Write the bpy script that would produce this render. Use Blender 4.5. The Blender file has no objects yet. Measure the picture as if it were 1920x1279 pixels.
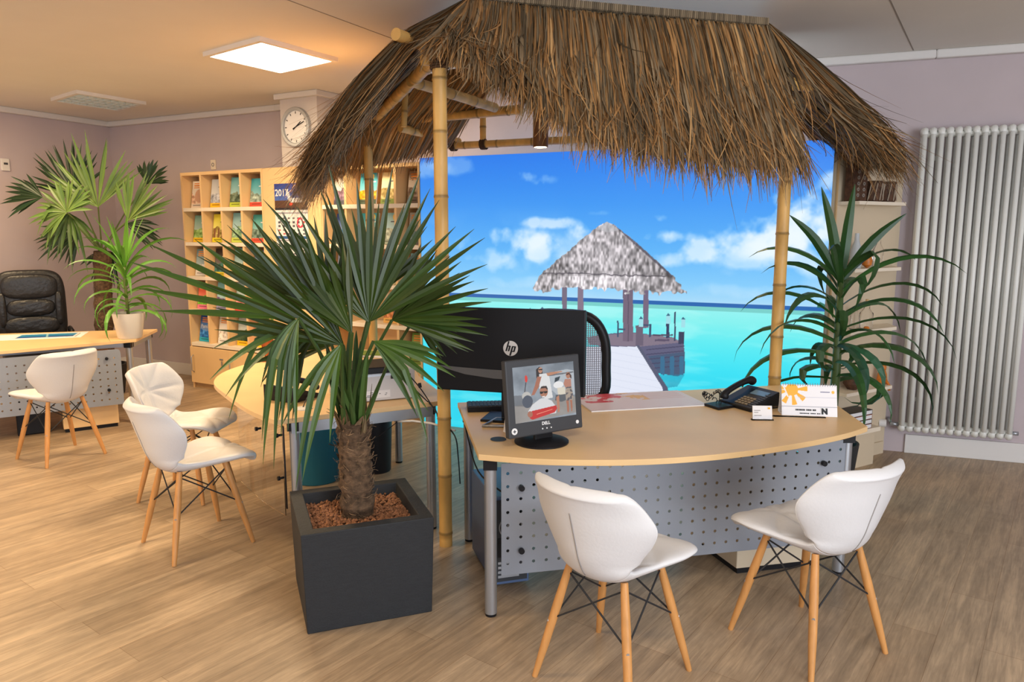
import bpy, math, random
import numpy as np
from mathutils import Vector, Matrix
random.seed(7); np.random.seed(7)
R = math.radians

# ------------------------------------------------------------------ camera, world, lights, exposure
SC = bpy.context.scene
COL = SC.collection
CAM_Z, PITCH, FPX = 1.63, R(8.5), 1400.0
cam_d = bpy.data.cameras.new('camera'); cam = bpy.data.objects.new('camera', cam_d); COL.objects.link(cam)
cam.location = (0, 0, CAM_Z); cam.rotation_euler = (R(90) - PITCH, 0, 0)
cam_d.sensor_width = 36; cam_d.lens = FPX * 36 / 1920; cam_d.clip_start = .05; cam_d.clip_end = 100
SC.camera = cam
SC.view_settings.view_transform = 'Standard'; SC.view_settings.look = 'None'
SC.view_settings.gamma = 1; SC.view_settings.use_curve_mapping = False
SC.view_settings.exposure = 0.46
w = bpy.data.worlds.new('daylight'); SC.world = w; w.use_nodes = True
w.node_tree.nodes['Background'].inputs[0].default_value = (.78, .86, 1, 1)
w.node_tree.nodes['Background'].inputs[1].default_value = .95

def area_light(name, loc, target, sx, sy, power, col):
    d = bpy.data.lights.new(name, 'AREA'); d.shape = 'RECTANGLE'; d.size = sx; d.size_y = sy
    d.energy = power; d.color = col
    o = bpy.data.objects.new(name, d); COL.objects.link(o); o.location = loc
    v = Vector(target) - Vector(loc); o.rotation_euler = v.to_track_quat('-Z', 'Y').to_euler()
    return o
# shop window behind the viewer to the right, ceiling panels in the part of the room behind the viewer and on the left
area_light('window_daylight', (3.6, -2.6, 1.6), (1.6, 4.0, 1.9), 3.6, 2.2, 150, (.84, .91, 1))
area_light('ceiling_lamp_daylight', (0.4, .6, 2.78), (0.4, .9, 0), 1.0, 1.0, 30, (1, .93, .84))
area_light('ceiling_lamp_warm', (-3.6, 2.6, 2.78), (-3.4, 3.2, 0), 1.4, 1.4, 95, (1, .74, .42))
area_light('ceiling_lamp_warm', (-1.66, 5.38, 2.775), (-1.66, 5.38, 0), .8, .5, 48, (1, .72, .40))
area_light('ceiling_lamp_warm', (-4.4, 5.9, 2.775), (-4.4, 5.9, 0), .8, .8, 42, (1, .74, .44))

# ------------------------------------------------------------------ photograph pixel -> point in the room (used only to measure)
cP, sP = math.cos(PITCH), math.sin(PITCH)
def ray(px, py):
    a, b = (px - 960) / FPX, (639.5 - py) / FPX
    return a, cP + b * sP, -sP + b * cP
def atz(px, py, z):
    d = ray(px, py); t = (z - CAM_Z) / d[2]; return Vector((d[0] * t, d[1] * t, z))
def aty(px, py, Y):
    d = ray(px, py); t = Y / d[1]; return Vector((d[0] * t, Y, CAM_Z + d[2] * t))
def onplane(px, py, P, Q):
    d = ray(px, py); ux, uy = Q[0] - P[0], Q[1] - P[1]; L = math.hypot(ux, uy); ux /= L; uy /= L
    nx, ny = -uy, ux; t = (P[0] * nx + P[1] * ny) / (d[0] * nx + d[1] * ny)
    return (d[0] * t - P[0]) * ux + (d[1] * t - P[1]) * uy, CAM_Z + d[2] * t

# ------------------------------------------------------------------ materials
def s2l(c):
    return tuple((x / 12.92 if x <= .04045 else ((x + .055) / 1.055) ** 2.4) for x in c)
def hexc(r, g, b): return s2l((r / 255, g / 255, b / 255))
MATS = {}
def mat(name, col=(.5, .5, .5), rough=.5, metal=0, attr=False, noise=0, nscale=20, stretch=(1, 1, 1), bump=0, bscale=60,
        emit=0, trans=0, ior=1.45, coat=0, sheen=0, spec=.5, alpha=1):
    if name in MATS: return MATS[name]
    m = bpy.data.materials.new(name); m.use_nodes = True; nt = m.node_tree; N = nt.nodes; Lk = nt.links
    b = N['Principled BSDF']; b.inputs['Roughness'].default_value = rough; b.inputs['Metallic'].default_value = metal
    b.inputs['Transmission Weight'].default_value = trans; b.inputs['IOR'].default_value = ior
    b.inputs['Coat Weight'].default_value = coat; b.inputs['Specular IOR Level'].default_value = spec
    b.inputs['Sheen Weight'].default_value = sheen; b.inputs['Alpha'].default_value = alpha
    rgb = N.new('ShaderNodeRGB'); rgb.outputs[0].default_value = (*col, 1); out = rgb.outputs[0]
    tc = N.new('ShaderNodeTexCoord'); mp = N.new('ShaderNodeMapping'); mp.inputs['Scale'].default_value = stretch
    Lk.new(tc.outputs['Object'], mp.inputs[0])
    if attr:
        a = N.new('ShaderNodeAttribute'); a.attribute_name = 'Col'
        mx = N.new('ShaderNodeMix'); mx.data_type = 'RGBA'; mx.blend_type = 'MULTIPLY'; mx.inputs[0].default_value = 1
        Lk.new(out, mx.inputs[6]); Lk.new(a.outputs['Color'], mx.inputs[7]); out = mx.outputs[2]
    if noise:
        n = N.new('ShaderNodeTexNoise'); n.inputs['Scale'].default_value = nscale; n.inputs['Detail'].default_value = 4
        Lk.new(mp.outputs[0], n.inputs[0])
        mr = N.new('ShaderNodeMapRange'); mr.inputs[1].default_value = .3; mr.inputs[2].default_value = .7
        mr.inputs[3].default_value = 1 - noise; mr.inputs[4].default_value = 1 + noise; Lk.new(n.outputs[0], mr.inputs[0])
        mx = N.new('ShaderNodeMix'); mx.data_type = 'RGBA'; mx.blend_type = 'MULTIPLY'; mx.inputs[0].default_value = 1
        Lk.new(out, mx.inputs[6]); Lk.new(mr.outputs[0], mx.inputs[7]); out = mx.outputs[2]
    if emit and attr: b.inputs['Base Color'].default_value = (.03, .03, .03, 1)
    else: Lk.new(out, b.inputs['Base Color'])
    if emit:
        Lk.new(out, b.inputs['Emission Color']); b.inputs['Emission Strength'].default_value = emit
    if bump:
        n = N.new('ShaderNodeTexNoise'); n.inputs['Scale'].default_value = bscale; Lk.new(mp.outputs[0], n.inputs[0])
        bp = N.new('ShaderNodeBump'); bp.inputs['Strength'].default_value = bump; bp.inputs['Distance'].default_value = .01
        Lk.new(n.outputs[0], bp.inputs['Height']); Lk.new(bp.outputs[0], b.inputs['Normal'])
    MATS[name] = m; return m

def floor_material():
    m = bpy.data.materials.new('oak_planks'); m.use_nodes = True; nt = m.node_tree; N = nt.nodes; Lk = nt.links
    b = N['Principled BSDF']; tc = N.new('ShaderNodeTexCoord'); mp = N.new('ShaderNodeMapping')
    mp.inputs['Rotation'].default_value = (0, 0, R(-53)); Lk.new(tc.outputs['Object'], mp.inputs[0])
    br = N.new('ShaderNodeTexBrick'); br.inputs['Scale'].default_value = 1; br.inputs['Brick Width'].default_value = 1.25
    br.inputs['Row Height'].default_value = .16; br.inputs['Mortar Size'].default_value = .0012; br.offset = .37
    br.inputs['Color1'].default_value = (.45, .33, .215, 1); br.inputs['Color2'].default_value = (.34, .24, .15, 1)
    br.inputs['Mortar'].default_value = (.26, .165, .09, 1)
    Lk.new(mp.outputs[0], br.inputs[0])
    def nz(scale, sc, det):
        m2 = N.new('ShaderNodeMapping'); m2.inputs['Scale'].default_value = sc; Lk.new(mp.outputs[0], m2.inputs[0])
        n = N.new('ShaderNodeTexNoise'); n.inputs['Scale'].default_value = scale; n.inputs['Detail'].default_value = det
        n.inputs['Distortion'].default_value = .8; Lk.new(m2.outputs[0], n.inputs[0]); return n
    out = br.outputs[0]
    for (sc, st, lo, hi, det) in ((1.0, (1.8, 24, 1), .76, 1.2, 6), (1.0, (7, 120, 1), .84, 1.14, 4), (1, (2.2, 6, 1), .88, 1.12, 5), (1, (14, 30, 1), .93, 1.05, 3)):
        n = nz(sc, st, det); mr = N.new('ShaderNodeMapRange'); mr.inputs[1].default_value = .3; mr.inputs[2].default_value = .7
        mr.inputs[3].default_value = lo; mr.inputs[4].default_value = hi; Lk.new(n.outputs[0], mr.inputs[0])
        mx = N.new('ShaderNodeMix'); mx.data_type = 'RGBA'; mx.blend_type = 'MULTIPLY'; mx.inputs[0].default_value = 1
        Lk.new(out, mx.inputs[6]); Lk.new(mr.outputs[0], mx.inputs[7]); out = mx.outputs[2]
    Lk.new(out, b.inputs['Base Color']); b.inputs['Roughness'].default_value = .42; b.inputs['Specular IOR Level'].default_value = .4
    return m

M_WALL = mat('mauve_wall_paint', hexc(196, 182, 184), .85, noise=.03, nscale=3)
M_CEIL = mat('ceiling_paint', hexc(228, 224, 216), .9, noise=.02, nscale=2)
M_WHITE = mat('white_trim', hexc(222, 218, 214), .6)
M_BEECH = mat('beech_laminate', hexc(234, 196, 142), .38, noise=.05, nscale=3, stretch=(1, 1, 1))
M_BEECH_D = mat('beech_edge', hexc(205, 168, 118), .45)
M_PED = mat('pale_laminate', hexc(214, 196, 168), .5)
M_SHELF = mat('pale_shelf_edge', hexc(240, 226, 204), .5)
M_ALU = mat('silver_metal', hexc(178, 182, 188), .38, metal=.75)
M_PANEL = mat('perforated_steel', hexc(150, 156, 166), .5, metal=.35)
M_BLACK = mat('black_plastic', (.010, .010, .012), .42, spec=.3)
M_BLACKM = mat('matt_black', (.02, .02, .022), .7)
M_LEATHER = mat('black_leather', (.016, .016, .018), .36, bump=.35, bscale=30)
M_CHAIR = mat('white_leatherette', hexc(222, 221, 222), .42, bump=.08, bscale=90)
M_SEAM = mat('grey_seam', hexc(150, 145, 142), .7)
M_LEG = mat('beech_dowel', hexc(205, 146, 84), .45, noise=.12, nscale=8, stretch=(6, 6, 1))
M_BAMBOO = mat('bamboo', hexc(214, 168, 96), .45, attr=True, noise=.16, nscale=5, stretch=(4, 4, 1))
M_LASH = mat('lashing', hexc(78, 54, 34), .9)
M_THATCH = mat('dry_thatch', (1, 1, 1), .75, attr=True)
M_BACKING = mat('thatch_backing', hexc(104, 76, 46), .9, noise=.5, nscale=6, stretch=(18, 18, 1.0))
M_LEAF = mat('palm_leaf', (1, 1, 1), .38, attr=True)
M_TRUNK = mat('palm_trunk_fibre', (1, 1, 1), .95, attr=True, noise=.5, nscale=40, bump=.8, bscale=60)
M_POT = mat('anthracite_planter', hexc(38, 40, 43), .65, noise=.15, nscale=30, stretch=(1, 1, 6), bump=.25, bscale=120)
M_CLAY = mat('clay_granulate', (1, 1, 1), .9, attr=True)
M_SOIL = mat('soil', hexc(60, 40, 28), .95, noise=.3, nscale=50)
M_GLASS = mat('clear_glass', (1, 1, 1), .02, trans=1, ior=1.3)
M_ACRYL = mat('clear_acrylic', (.97, .98, 1), .03, trans=1, ior=1.08)
M_PAPER = mat('white_paper', hexc(238, 236, 236), .6)
M_PRINTER = mat('printer_plastic', hexc(214, 212, 212), .5)
M_RAD = mat('radiator_enamel', hexc(236, 236, 230), .3)
M_TEAL = mat('teal_plastic', hexc(24, 98, 116), .45)
M_DARKBLUE = mat('slate_plastic', hexc(28, 32, 40), .4)
M_PRINT = mat('printed_picture', (1, 1, 1), .35, attr=True)
M_LIT = mat('backlit_print', (1, 1, 1), .4, attr=True, emit=.74)
M_SCREEN = mat('screen_image', (1, 1, 1), .3, attr=True, emit=.66)
M_LAMP = mat('lit_diffuser', (1, .93, .80), .5, emit=9)
M_LOUVRE = mat('louvre_metal', hexc(222, 232, 232), .35, metal=.1)
M_COPPER = mat('wood_spot_housing', hexc(126, 84, 50), .5)
M_SPOT = mat('lit_spot', (1, .8, .5), .5, emit=12)
M_AMBER = mat('amber_glass', hexc(214, 120, 66), .15, trans=.5, ior=1.4)
M_GREYD = mat('dark_grey', hexc(58, 60, 64), .5)
M_BLUEMET = mat('blue_steel', hexc(96, 118, 158), .4, metal=.3)
M_MESH = mat('chair_mesh_fabric', hexc(120, 122, 134), .8)
M_TEXT = mat('dark_print', hexc(30, 30, 34), .6)
M_TEXTW = mat('white_print', hexc(236, 236, 236), .6)
M_YEL = mat('yellow_print', hexc(244, 180, 30), .6)
M_WOODD = mat('carved_dark_wood', hexc(84, 56, 38), .7, noise=.4, nscale=40, bump=.6, bscale=60)
M_ORANGE = mat('orange_ceramic', hexc(206, 120, 44), .4, noise=.3, nscale=30)

# ------------------------------------------------------------------ mesh building
def mat_of(o):
    return Matrix.Translation(o.location) @ Matrix.Rotation(o.rotation_euler[2], 4, 'Z')
def root_matrix(parent):
    if parent is None: return Matrix.Identity(4)
    m = mat_of(parent)
    return root_matrix(parent.parent) @ m if parent.parent else m
def thing(name, label, cat, loc=(0, 0, 0), rz=0, group=None):
    o = bpy.data.objects.new(name, None); COL.objects.link(o); o.empty_display_size = .1
    o.location = loc; o.rotation_euler = (0, 0, rz); o['label'] = label; o['category'] = cat
    if group: o['group'] = group
    return o
def tag(o, label, cat, group=None, kind=None):
    if label: o['label'] = label
    if cat: o['category'] = cat
    if group: o['group'] = group
    if kind: o['kind'] = kind
    return o

class MB:
    def __init__(s): s.v = []; s.f = []; s.c = []
    def add(s, vs, fs, col=None):
        n = len(s.v); s.v += [tuple(v) for v in vs]; s.f += [tuple(i + n for i in f) for f in fs]
        if isinstance(col, list): s.c += col
        else: s.c += [col or (1, 1, 1)] * len(vs)
        return s
    def box(s, c, d, rz=0, rx=0, ry=0, col=None):
        M = Matrix.Translation(c) @ Matrix.Rotation(rz, 4, 'Z') @ Matrix.Rotation(ry, 4, 'Y') @ Matrix.Rotation(rx, 4, 'X')
        x, y, z = d[0] / 2, d[1] / 2, d[2] / 2
        vs = [M @ Vector(p) for p in ((-x, -y, -z), (x, -y, -z), (x, y, -z), (-x, y, -z), (-x, -y, z), (x, -y, z), (x, y, z), (-x, y, z))]
        return s.add(vs, [(0, 3, 2, 1), (4, 5, 6, 7), (0, 1, 5, 4), (1, 2, 6, 5), (2, 3, 7, 6), (3, 0, 4, 7)], col)
    def hexa(s, o, u, v, wv, col=None):      # box from a corner and three edge vectors
        o, u, v, wv = map(Vector, (o, u, v, wv))
        vs = [o, o + u, o + u + v, o + v, o + wv, o + u + wv, o + u + v + wv, o + v + wv]
        return s.add(vs, [(0, 3, 2, 1), (4, 5, 6, 7), (0, 1, 5, 4), (1, 2, 6, 5), (2, 3, 7, 6), (3, 0, 4, 7)], col)
    def tube(s, pts, r, n=10, cap=True, col=None):
        pts = [Vector(p) for p in pts]; rs = r if isinstance(r, (list, tuple)) else [r] * len(pts)
        vs = []; fs = []; up = None
        for i, p in enumerate(pts):
            t = (pts[min(i + 1, len(pts) - 1)] - pts[max(i - 1, 0)])
            t = t.normalized() if t.length > 1e-9 else Vector((0, 0, 1))
            if up is None: up = t.orthogonal().normalized()
            a = (up - t * up.dot(t)); a = a.normalized() if a.length > 1e-6 else t.orthogonal().normalized(); up = a; b = t.cross(a)
            for k in range(n):
                an = 2 * math.pi * k / n; vs.append(p + (a * math.cos(an) + b * math.sin(an)) * rs[i])
        for i in range(len(pts) - 1):
            for k in range(n):
                k2 = (k + 1) % n; fs.append((i * n + k, i * n + k2, (i + 1) * n + k2, (i + 1) * n + k))
        if cap: fs += [tuple(range(n))[::-1], tuple(range((len(pts) - 1) * n, len(pts) * n))]
        cc = None
        if isinstance(col, list): cc = [c for c in col for _ in range(n)]
        return s.add(vs, fs, cc if cc else col)
    def lathe(s, prof, c=(0, 0, 0), n=24, cap=True, col=None):
        c = Vector(c); vs = []; fs = []
        for r, z in prof:
            for k in range(n): an = 2 * math.pi * k / n; vs.append(c + Vector((r * math.cos(an), r * math.sin(an), z)))
        for i in range(len(prof) - 1):
            for k in range(n):
                k2 = (k + 1) % n; fs.append((i * n + k, i * n + k2, (i + 1) * n + k2, (i + 1) * n + k))
        if cap: fs += [tuple(range(n))[::-1], tuple(range((len(prof) - 1) * n, len(prof) * n))]
        return s.add(vs, fs, col)
    def prism(s, poly, z0, z1, col=None):
        n = len(poly); vs = [(p[0], p[1], z0) for p in poly] + [(p[0], p[1], z1) for p in poly]
        fs = [tuple(range(n))[::-1], tuple(range(n, 2 * n))] + [(i, (i + 1) % n, n + (i + 1) % n, n + i) for i in range(n)]
        return s.add(vs, fs, col)
    def ribbon(s, pts, ws, side, col=None, fold=0):
        # strip along pts, half widths ws; side = sideways vector; fold raises the middle (V section)
        vs = []; fs = []; k = 3 if fold else 2
        for i, (p, wd) in enumerate(zip(pts, ws)):
            p = Vector(p); t = Vector(pts[min(i + 1, len(pts) - 1)]) - Vector(pts[max(i - 1, 0)])
            sd = Vector(side) - t * (Vector(side).dot(t) / max(t.length_squared, 1e-9)); sd = sd.normalized() if sd.length > 1e-6 else Vector((1, 0, 0))
            nn = sd.cross(t).normalized()
            if fold: vs += [p - sd * wd + nn * wd * fold, p, p + sd * wd + nn * wd * fold]
            else: vs += [p - sd * wd, p + sd * wd]
        for i in range(len(pts) - 1):
            for j in range(k - 1): a = i * k + j; fs.append((a, a + 1, a + k + 1, a + k))
        cc = None
        if isinstance(col, list): cc = [c for c in col for _ in range(k)]
        return s.add(vs, fs, cc if cc else col)
    def build(s, name, m, parent=None, smooth=False, bevel=0, world=True, attr=False, kind=None, label=None, ang=None):
        me = bpy.data.meshes.new(name)
        vs = s.v
        if parent is not None and world:
            inv = root_matrix(parent).inverted(); vs = [tuple(inv @ Vector(v)) for v in vs]
        me.from_pydata(vs, [], s.f); me.materials.append(m)
        if attr:
            a = me.color_attributes.new('Col', 'FLOAT_COLOR', 'POINT')
            a.data.foreach_set('color', np.array([(*c, 1) for c in s.c], dtype=np.float32).ravel())
        if smooth: me.polygons.foreach_set('use_smooth', [True] * len(me.polygons))
        me.update()
        if ang: me.set_sharp_from_angle(angle=R(ang))
        o = bpy.data.objects.new(name, me); COL.objects.link(o)
        if parent is not None: o.parent = parent
        if bevel:
            b = o.modifiers.new('b', 'BEVEL'); b.width = bevel; b.segments = 2; b.limit_method = 'ANGLE'
        if kind: o['kind'] = kind
        if label: o['label'] = label
        return o

def copy_tree(o, parent=None):
    c = o.copy(); COL.objects.link(c); c.parent = parent
    for ch in list(o.children): copy_tree(ch, c)
    return c
def structure(o): o['kind'] = 'structure'; return o

def pic(name, rgb, o, u, v, parent=None, m=None, world=True):
    """flat printed picture: rgb (H,W,3) display values, first row = top; o = lower left corner, u, v edge vectors"""
    H, W = rgb.shape[:2]; o, u, v = map(lambda a: np.array(a, float), (o, u, v))
    uu = np.linspace(0, 1, W); vv = np.linspace(1, 0, H)
    P = o[None, None] + uu[None, :, None] * u + vv[:, None, None] * v
    if parent is not None and world:
        inv = np.array(root_matrix(parent).inverted()); P = P @ inv[:3, :3].T + inv[:3, 3]
    me = bpy.data.meshes.new(name); nv = W * H; nf = (W - 1) * (H - 1)
    me.vertices.add(nv); me.vertices.foreach_set('co', P.astype(np.float32).ravel())
    i = np.arange(nv).reshape(H, W); q = np.stack([i[1:, :-1], i[1:, 1:], i[:-1, 1:], i[:-1, :-1]], -1).reshape(-1, 4)
    me.loops.add(nf * 4); me.loops.foreach_set('vertex_index', q.astype(np.int32).ravel())
    me.polygons.add(nf); me.polygons.foreach_set('loop_start', np.arange(0, nf * 4, 4, dtype=np.int32))
    me.polygons.foreach_set('loop_total', np.full(nf, 4, dtype=np.int32))
    me.update(calc_edges=True); me.validate()
    c = np.clip(rgb, 0, 1); lin = np.where(c <= .04045, c / 12.92, ((c + .055) / 1.055) ** 2.4)
    a = me.color_attributes.new('Col', 'FLOAT_COLOR', 'POINT')
    a.data.foreach_set('color', np.concatenate([lin, np.ones((H, W, 1))], -1).astype(np.float32).ravel())
    me.materials.append(m or M_PRINT)
    ob = bpy.data.objects.new(name, me); COL.objects.link(ob)
    if parent is not None: ob.parent = parent
    return ob

def text(name, body, size, o, u, v, m, parent, world=True, shear=0, bold=0):
    """lettering with its lower left at o, reading along u, standing along v"""
    cu = bpy.data.curves.new(name, 'FONT'); cu.body = body; cu.size = size; cu.shear = shear; cu.offset = bold; cu.resolution_u = 3
    ob = bpy.data.objects.new('tmp', cu); COL.objects.link(ob)
    bpy.context.view_layer.update()
    me = bpy.data.meshes.new_from_object(ob.evaluated_get(bpy.context.evaluated_depsgraph_get()))
    bpy.data.objects.remove(ob); bpy.data.curves.remove(cu)
    u = Vector(u).normalized(); v = Vector(v).normalized(); n = u.cross(v)
    M = Matrix.Translation(o) @ Matrix((u, v, n)).transposed().to_4x4()
    if parent is not None and world: M = root_matrix(parent).inverted() @ M
    me.transform(M); me.name = name; me.materials.clear(); me.materials.append(m)
    ob = bpy.data.objects.new(name, me); COL.objects.link(ob)
    if parent is not None: ob.parent = parent
    return ob

# ------------------------------------------------------------------ painting helpers (numpy)
def vnoise(H, W, cells, seed, octs=4, aspect=1.0):
    rs = np.random.RandomState(seed); out = np.zeros((H, W)); amp = 1; tot = 0
    for k in range(octs):
        gx = max(2, int(cells * 2 ** k)); gy = max(2, int(cells * 2 ** k * H / W * aspect)); g = rs.rand(gy + 2, gx + 2)
        x = np.linspace(0, gx, W, endpoint=False); y = np.linspace(0, gy, H, endpoint=False)
        xi = x.astype(int); yi = y.astype(int); fx = x - xi; fy = y - yi; fx = fx * fx * (3 - 2 * fx); fy = fy * fy * (3 - 2 * fy)
        a = g[yi][:, xi] * (1 - fx) + g[yi][:, xi + 1] * fx; b = g[yi + 1][:, xi] * (1 - fx) + g[yi + 1][:, xi + 1] * fx
        out += amp * (a * (1 - fy[:, None]) + b * fy[:, None]); tot += amp; amp *= .5
    return out / tot
def inpoly(X, Y, poly):
    m = np.zeros(X.shape, bool); n = len(poly)
    for i in range(n):
        x1, y1 = poly[i]; x2, y2 = poly[(i + 1) % n]
        if y1 == y2: continue
        c = ((y1 > Y) != (y2 > Y)) & (X < (x2 - x1) * (Y - y1) / (y2 - y1) + x1); m ^= c
    return m
def mixm(img, mask, col):
    k = np.asarray(mask, float)[..., None]; img[:] = img * (1 - k) + np.array(col) * k

# ================================================================== ROOM
ZC = 2.84
C0, C1, C2, C3, C4 = (-4.6, 8.8), (-2.3, 7.62), (-.745, 6.68), (2.9, 5.349), (6.2, 4.14)
LW = (-8.6, -.35)
fl = MB(); fl.prism([C0, C1, C2, C3, C4, (6.2, -4), (-8.6, -4), LW][::-1], -.12, 0); structure(fl.build('floor', floor_material()))
ce = MB(); ce.prism([C0, C1, C2, C3, C4, (6.2, -4), (-8.6, -4), LW][::-1], ZC, ZC + .12); structure(ce.build('ceiling', M_CEIL))
def wallseg(mb, a, b, z0, z1, th, side=1):
    a = Vector((*a, 0)); b = Vector((*b, 0)); t = (b - a).normalized(); n = Vector((-t.y, t.x, 0)) * side
    mb.hexa(a + Vector((0, 0, z0)) - t * (0 if th > 0 else 0), b - a, n * th, (0, 0, z1 - z0))
mb = MB()
for a, b in ((C0, C1), (C1, C2), (C2, C3), (C3, C4)): wallseg(mb, a, b, 0, ZC, .15)
structure(mb.build('wall_back', M_WALL))
mb = MB(); wallseg(mb, LW, C0, 0, ZC, .15); structure(mb.build('wall_left', M_WALL))
mb = MB(); wallseg(mb, C4, (6.2, -4), 0, ZC, .15); structure(mb.build('wall_right', M_WALL))
# crown moulding and baseboards
def along(mb, pts, prof_h0, prof_h1, dep):
    for a, b in zip(pts[:-1], pts[1:]): wallseg(mb, a, b, prof_h0, prof_h1, dep, -1)
mb = MB(); along(mb, [LW, C0, C1, C2, C3, C4], ZC - .058, ZC, .055); structure(mb.build('trim_1', M_WHITE, bevel=.01))
mb = MB(); along(mb, [LW, C0, C1, C2], 0, .13, .018); structure(mb.build('baseboard_left', M_WHITE, bevel=.004))
mb = MB(); along(mb, [C3, C4], 0, .14, .02); structure(mb.build('baseboard_right', M_WHITE, bevel=.004))
# column carrying the clock
SHP, SHQ = Vector((-3.32, 7.645, 0)), Vector((-.745, 6.18, 0))
SD = (SHQ - SHP).normalized(); SN = Vector((SD.y, -SD.x, 0))      # SN points into the room
def sp(s, r, z): return SHP + SD * s - SN * r + Vector((0, 0, z))  # s along the shelf front, r back from it
mb = MB(); mb.hexa(sp(1.36, .06, 0), SD * .45, -SN * .55, (0, 0, ZC)); structure(mb.build('wall_column', mat('column_paint', hexc(206, 198, 194), .85)))
mb = MB(); mb.hexa(sp(1.32, .02, ZC - .05), SD * .53, -SN * .5, (0, 0, .05)); structure(mb.build('trim_2', M_WHITE, bevel=.008))
# ceiling joints, drawn as thin grey strips
mb = MB()
for a, b in (((1.971, 4.136), (2.74, 5.335)), ((-1.23, 4.136), (-.756, 5.04)), ((-1.23, 4.136), (-2.6, 1.5)), ((1.971, 4.136), (.3, 1.5))):
    a = Vector((*a, ZC - .0015)); b = Vector((*b, ZC - .0015)); t = (b - a).normalized(); n = Vector((-t.y, t.x, 0)) * .004
    mb.hexa(a - n, b - a, n * 2, (0, 0, .003))
structure(mb.build('trim_3', mat('ceiling_joint', hexc(150, 142, 132), .9)))

# ================================================================== CEILING LIGHTS
def ceil_light(c4, name, label, louvre):
    p = [Vector(q) for q in c4]; c = sum(p, Vector()) / 4
    u = ((p[2] - p[1]) + (p[3] - p[0])) / 2; v = ((p[1] - p[0]) + (p[2] - p[3])) / 2
    u.z = v.z = 0; z = ZC; c.z = z
    t = thing(name, label, 'ceiling light', c)
    o = c - u / 2 - v / 2; fw = .035; un = u.normalized(); vn = v.normalized()
    fr = MB(); h = Vector((0, 0, -.03))
    fr.hexa(o, u, vn * fw, h); fr.hexa(o + v - vn * fw, u, vn * fw, h); fr.hexa(o + vn * fw, un * fw, v - vn * 2 * fw, h); fr.hexa(o + u - un * fw + vn * fw, un * fw, v - vn * 2 * fw, h)
    fr.build('frame', M_WHITE, t)
    oi = o + un * fw + vn * fw; ui = u - un * 2 * fw; vi = v - vn * 2 * fw
    if not louvre:
        d = MB(); d.hexa(oi + Vector((0, 0, -.022)), ui, vi, (0, 0, .012)); d.build('diffuser', M_LAMP, t)
    else:
        b = MB(); b.hexa(oi + Vector((0, 0, -.004)), ui, vi, (0, 0, .003)); b.build('reflector', M_LOUVRE, t)
        l = MB()
        for k in range(9): l.hexa(oi + ui * (k / 8.4) + Vector((0, 0, -.028)), ui * .012, vi, (0, 0, .022))
        for k in range(5): l.hexa(oi + vi * (k / 4.1) + Vector((0, 0, -.029)), ui, vi * .02, (0, 0, .024))
        l.build('louvre', M_LOUVRE, t)
ceil_light([atz(*p, ZC) for p in [(380, 98), (487, 67), (634, 108), (527, 132)]], 'ceiling_light', 'bright square lit ceiling panel with white frame beside the thatched roof', False)
ceil_light([atz(*p, ZC) for p in [(95, 183), (142, 169), (275, 190), (222, 204)]], 'ceiling_light', 'unlit louvred ceiling light with silver grid above the corner palm', True)

# ================================================================== WALL CLOCK, SWITCHES
cc = sp(1.565, .06, 2.54)
ck = thing('wall_clock', 'round silver rimmed wall clock with white dial hung on the column', 'clock', cc)
def disc(mb, c, n, r, r0=0, th=.01, seg=40, col=None):
    n = Vector(n).normalized(); a = n.orthogonal().normalized(); b = n.cross(a); c = Vector(c); vs = []; fs = []
    prof = [(r, 0), (r, th)] if r0 == 0 else [(r0, 0), (r, 0), (r, th), (r0, th)]
    for rr, h in prof:
        for k in range(seg): an = 2 * math.pi * k / seg; vs.append(c + (a * math.cos(an) + b * math.sin(an)) * rr + n * h)
    m_ = len(prof)
    for i in range(m_ if r0 else m_ - 1):
        for k in range(seg): k2 = (k + 1) % seg; j = (i + 1) % m_; fs.append((i * seg + k, i * seg + k2, j * seg + k2, j * seg + k))
    if r0 == 0: fs += [tuple(range(seg))[::-1], tuple(range(seg, 2 * seg))]
    mb.add(vs, fs, col); return mb
disc(MB(), cc, SN, .172, .142, .035).build('rim', M_ALU, ck, bevel=.004)
disc(MB(), cc, SN, .145, 0, .015).build('dial', M_PAPER, ck)
for k in range(12):
    mb = MB(); an = R(30 * k); d = SD * math.sin(an) + Vector((0, 0, math.cos(an))); e = SN.cross(d)
    mb.hexa(cc + d * .115 - e * .004 + SN * .016, d * .02, e * .008, SN * .001); mb.build('hour_mark', M_TEXT, ck)
for nm, an, L in (('hour_hand', 55, .075), ('minute_hand', 68, .11)):
    an = R(an); d = SD * math.sin(an) + Vector((0, 0, math.cos(an))); e = SN.cross(d)
    MB().hexa(cc - d * .04 - e * .004 + SN * .019, d * (L + .04), e * .008, SN * .002).build(nm, M_TEXT, ck)
pw = Vector((-5.17, 7.49)) ; lw_d = (Vector(C0) - Vector(LW)).normalized()
def on_left_wall(px, py):
    s_, z_ = onplane(px, py, LW, C0); q = Vector(LW) + lw_d * s_; return Vector((q.x, q.y, z_))
q = on_left_wall(8, 309); ln = Vector((lw_d.y, -lw_d.x, 0)); l3 = Vector((lw_d.x, lw_d.y, 0))
t = thing('thermostat', 'small white wall thermostat box at the left edge beside the corner palm', 'thermostat', q)
MB().hexa(q - l3 * .04 - Vector((0, 0, .06)), l3 * .08, ln * .025, (0, 0, .12)).build('housing', M_WHITE, t, bevel=.004)
MB().hexa(q - l3 * .02 + ln * .025, l3 * .04, ln * .003, (0, 0, .02)).build('display', M_GREYD, t)
wd = (Vector(C1) - Vector(C0)).normalized()
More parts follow.
